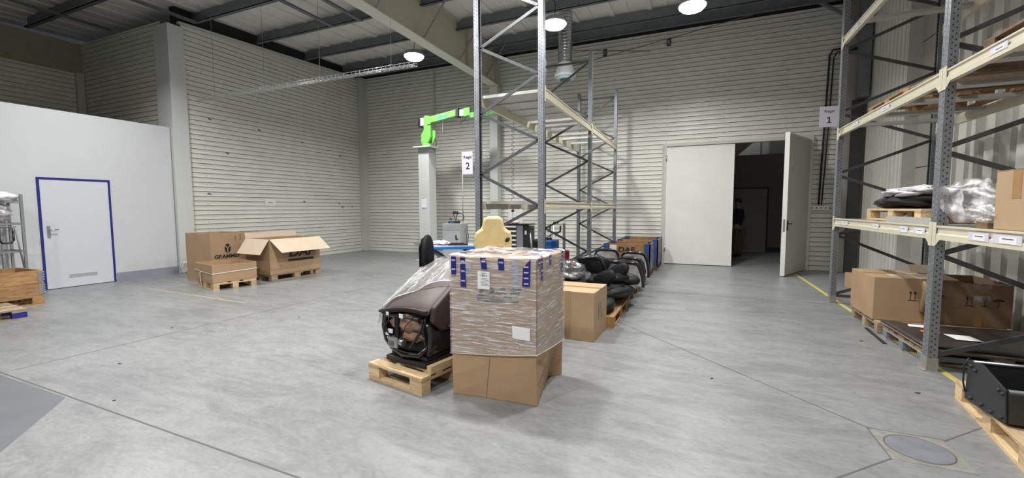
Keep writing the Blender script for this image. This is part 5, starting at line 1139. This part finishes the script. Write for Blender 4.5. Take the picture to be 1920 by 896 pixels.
# black machine on a pallet, near right
pallet('pale new pallet under the black steel unit at the right edge', (2.22, 3.72, 0), math.radians(81), 1.2, 0.8, M_WOOD)
bm_ = thing('steel_unit', 'black steel suspension unit on the pale pallet at the right edge', 'machine part', (1.79, 3.95, 0.147), 0)
MB(M_BLACKM).prism([(0.02, 0.0), (-0.20, 0.0), (-0.42, 0.02), (-0.40, 0.22), (-0.16, 0.30), (0.0, 0.275)], ('x', 0, 0.012)).build('end_plate', bm_, bevel=.004)
MB(M_BLACKM).prism([(0.02, 0.0), (-0.20, 0.0), (-0.42, 0.02), (-0.40, 0.22), (-0.16, 0.30), (0.0, 0.275)], ('x', 0.70, 0.712)).build('end_plate', bm_, bevel=.004)
MB(M_BLACKM).box(0.012, 0.70, -0.425, -0.41, 0.02, 0.20).build('front_panel', bm_)
MB(mat('worn_black_tube', (.06, .06, .062), .35, .3)).tube([(0.012, -0.395, 0.205), (0.70, -0.395, 0.205)], .022, 12).build('front_tube', bm_)
MB(M_BLACKM).box(0.012, 0.70, -0.40, 0.0, 0.02, 0.10).box(0.012, 0.70, -0.01, 0.0, 0.02, 0.27).build('pan', bm_)
MB(M_GALV).tube([(0.02, -0.02, 0.275), (0.70, -0.02, 0.285)], .01, 8).build('rear_rod', bm_)
for q in ((-.01, -.04, .25), (-.01, -.09, .235), (-.01, -.34, .20), (-.01, -.38, .19), (-.01, -.06, .03), (-.01, -.18, .035), (-.01, -.28, .03), (-.01, -.38, .04)):
    MB(M_INK).lathe([(.0001, 0), (.012, 0), (.012, .018), (.0001, .018)], T=Matrix.Translation(q) @ Matrix.Rotation(PI / 2, 4, 'Y'), seg=10).build('bolt', bm_)
MB(M_INK).tube([(-.005, -.02, .30), (-.02, .0, .24), (-.015, .01, .12), (-.005, 0, .05)], .005, 6).build('cable', bm_)

# level 1 of right rack
Z1 = 1.337
pallet('light pallet on the first level, carrying the black bags', (2.60, 6.42, Z1 + .001), math.radians(90), 1.5, 0.95, M_WOOD)
g = thing('black_bag', 'black plastic bag of cloth lying on the first level pallet', 'bag', (2.5, 6.55, Z1 + .146))
blobf(0, 0, .09, .36, .62, .125, .3, 12, M_BAGB, 'bag_body', g, flat=0.0)
blobf(-.12, .48, .08, .2, .22, .09, .3, 2, mat('dark_grey_cloth', (.05, .05, .052), .8), 'bag_end', g, flat=0.0)
tag(blobf(2.40, 6.45, Z1 + .335, .27, .48, .075, .45, 15, M_CLOTH, 'white_cloth'), 'crumpled white cloth draped on the black bag', 'cloth')
g = thing('big_carton', 'large tan carton at the right edge on the first rack level', 'cardboard box', (2.40, 3.86, Z1), 0)
MB(M_CARD2).box(-.39, .3, -.42, .40, 0, .42).build('carton_body', g, bevel=.006); MB(M_CTAPE).box(-.392, -.39, .13, .22, .22, .42).build('packing_tape', g); MB(M_CARD).box(-.392, -.39, -.42, .40, .418, .422).build('seam', g)
carton('flat_carton', 'brown carton half hidden by plastic film on the first rack level', (2.60, 4.60, Z1), .1, .62, .50, .36, M_CARD)
tag(MB(M_CARD3).box(-.1, .1, -.07, .07, 0, .08).build('small_box', T=Matrix.Translation((2.12, 4.42, Z1)), bevel=.003), 'small brown box under the plastic film on the first rack level', 'box')
def filmf(a, b):
    th = a * 2 * PI; ph = b
    d = Vector((math.cos(th) * math.sin(PI * ph), math.sin(th) * math.sin(PI * ph), math.cos(PI * ph)))
    k = 1 + .34 * noise.noise(d * 1.6 + Vector((3, 1, 0))) + .10 * noise.noise(d * 4)
    p = Vector((2.12 + .14 * d.x * k, 4.84 + .34 * d.y * k, Z1 + .22 + .17 * d.z * k)); p.z -= .10 * max(0, -(p.y - 4.84)) * 0
    return p
tag(MB(M_MILK).grid(filmf, 46, 26).build('plastic_film'), 'bulging milky plastic film hanging over the rack beam', 'plastic film')
tag(blobf(2.08, 4.42, Z1 + .10, .10, .20, .07, .6, 21, M_MILK, 'film_scrap', nu=36, nv=20), 'small scrap of milky film beside the small brown box', 'plastic film')
pallet('dark pallet behind the plastic film on the first level', (2.72, 4.6, Z1 + .001), math.radians(90), 0.5, 0.5, M_WOODD) if False else None
# level 2
Z2 = 2.702
pallet('orange brown pallet on the second rack level, left', (2.62, 6.78, Z2), math.radians(90), 1.2, 0.95, M_WOODO)
tag(MB(M_WOODG).box(-.42, .42, -.42, .42, 0, .018).box(-.44, -.30, -.45, .45, .018, .034).build('board_stack', T=Matrix.Translation((2.6, 5.66, Z2 + .08)) @ Matrix.Rotation(R_(-2), 4, 'X') @ Matrix.Rotation(.1, 4, 'Z')), 'worn boards lying on the second rack level beside the post', 'boards')
pallet('low worn pallet under the boards on the second rack level', (2.62, 5.66, Z2 - .06), math.radians(90), .95, .95, M_WOODD) if False else None
for yy, nn in ((-.35, 'dark timber bearer under the worn boards, beside the rack post'), (.35, 'dark timber bearer under the worn boards, nearer the orange brown pallet')): tag(MB(M_WOODD).box(-.45, .45, yy - .05, yy + .05, 0, .078).build('timber_bearer', T=Matrix.Translation((2.6, 5.66, Z2))), nn, 'bearer')
pallet('dark pallet on the second rack level at the right edge', (2.6, 4.2, Z2), math.radians(90), 1.2, .95, M_WOODD)

# ------------------------------------------------------------------ person in the next hall
def person():
    g = thing('person', 'standing person in dark jacket and brown trousers beyond the gate', 'person', (1.20, 14.72, 0), R_(-120))
    def skin_mesh(name, verts, edges, radii, m, sub=2, parent=g):
        me = bpy.data.meshes.new(name); me.from_pydata(verts, edges, []); o = bpy.data.objects.new(name, me); C.objects.link(o)
        md = o.modifiers.new('k', 'SKIN'); o.modifiers.new('d', 'SUBSURF').levels = sub; o.modifiers['d'].render_levels = sub
        for i, r in enumerate(radii): me.skin_vertices[0].data[i].radius = r if isinstance(r, tuple) else (r, r)
        me.skin_vertices[0].data[0].use_root = True
        bpy.context.view_layer.update()
        me2 = bpy.data.meshes.new_from_object(o.evaluated_get(bpy.context.evaluated_depsgraph_get()))
        bpy.data.objects.remove(o); me2.name = name; me2.materials.clear(); me2.materials.append(m)
        for p in me2.polygons: p.use_smooth = True
        o2 = bpy.data.objects.new(name, me2); C.objects.link(o2); o2.parent = parent; return o2
    V = [(0, 0, .95), (0, 0, 1.15), (0, .01, 1.38), (0, .01, 1.50), (0, -.01, 1.58), (0, -.02, 1.70), (0, -.01, 1.78)]
    R2 = [(.15, .11), (.14, .10), (.16, .11), (.06, .06), (.055, .055), (.078, .095), (.06, .07)]
    E_ = [(0, 1), (1, 2), (2, 3), (3, 4), (4, 5), (5, 6)]
    for s_ in (-1, 1):
        b = len(V)
        V += [(s_ * .10, 0, .88), (s_ * .11, -.01, .50), (s_ * .11, .02, .10), (s_ * .115, -.12, .035)]; R2 += [.09, .06, .042, .03]
        E_ += [(0, b), (b, b + 1), (b + 1, b + 2), (b + 2, b + 3)]
        b = len(V)
        V += [(s_ * .19, .01, 1.43), (s_ * .25, .03, 1.15), (s_ * .20, -.16, 1.02), (s_ * .17, -.22, 1.0)]; R2 += [.06, .043, .032, (.035, .018)]
        E_ += [(2, b), (b, b + 1), (b + 1, b + 2), (b + 2, b + 3)]
        w0 = b + 3
        for f, (dx, L_) in enumerate(((-.030, .070), (-.010, .080), (.010, .076), (.028, .060))):
            c = len(V); V += [(s_ * .17 + dx, -.27, .99), (s_ * .17 + dx, -.27 - L_ * .5, .972), (s_ * .17 + dx, -.27 - L_ * .8, .945)]; R2 += [.0095, .009, .008]; E_ += [(w0, c), (c, c + 1), (c + 1, c + 2)]
        c = len(V); V += [(s_ * .17 - s_ * .045, -.235, .99), (s_ * .17 - s_ * .055, -.27, .975)]; R2 += [.011, .009]; E_ += [(w0, c), (c, c + 1)]
    skin_mesh('body', V, E_, R2, M_SKIN)
    # face: nose, ears, eyes and mouth
    MB(M_SKIN).loft([(0, -.115, 1.655, .014, .012), (0, -.12, 1.67, .012, .016), (0, -.105, 1.70, .008, .01)], 10, 2).build('nose', g)
    for s_ in (-1, 1):
        MB(M_SKIN).loft([(s_ * .082, .0, 1.65, .01, .016), (s_ * .088, .0, 1.68, .012, .022), (s_ * .084, .0, 1.71, .008, .015)], 10, 2).build('ear', g)
        MB(M_INK).lathe([(.0001, -.006), (.007, 0), (.0001, .006)], c=(s_ * .03, -.104, 1.70), seg=8).build('eye', g)
    MB(mat('lips', (.3, .1, .09), .6)).box(-.022, .022, -.108, -.10, 1.622, 1.628).build('mouth', g)
    mb = MB(M_HAIR); mb.grid(lambda a, b: Vector((.088 * math.cos(2 * PI * a) * math.sin(b * 1.75), .005 + .105 * math.sin(2 * PI * a) * math.sin(b * 1.75), 1.70 + .108 * math.cos(b * 1.75) + (.02 if math.sin(2 * PI * a) < -.3 else -.02) * b)), 24, 10); mb.build('hair', g)
    # jacket and trousers
    VJ = [(0, 0, .90), (0, 0, 1.12), (0, .01, 1.38), (0, .01, 1.47)]; RJ = [(.19, .135), (.18, .13), (.185, .13), (.09, .085)]; EJ = [(0, 1), (1, 2), (2, 3)]
    for s_ in (-1, 1):
        b = len(VJ); VJ += [(s_ * .20, .01, 1.42), (s_ * .255, .03, 1.15), (s_ * .205, -.14, 1.03)]; RJ += [.078, .062, .05]; EJ += [(2, b), (b, b + 1), (b + 1, b + 2)]
    skin_mesh('jacket', VJ, EJ, RJ, M_JACKET)
    VT = [(0, 0, .92)]; RT = [(.165, .125)]; ET = []
    for s_ in (-1, 1):
        b = len(VT); VT += [(s_ * .10, 0, .82), (s_ * .115, -.01, .50), (s_ * .115, .02, .08)]; RT += [.105, .082, .072]; ET += [(0, b), (b, b + 1), (b + 1, b + 2)]
    skin_mesh('trousers', VT, ET, RT, M_TROUS)
    for s_ in (-1, 1): MB(M_INK).loft([(s_ * .115, -.05, .0, .05, .14), (s_ * .115, -.05, .05, .048, .13), (s_ * .115, .0, .09, .045, .07)], 16, 2.6).build('shoe', g)
person()
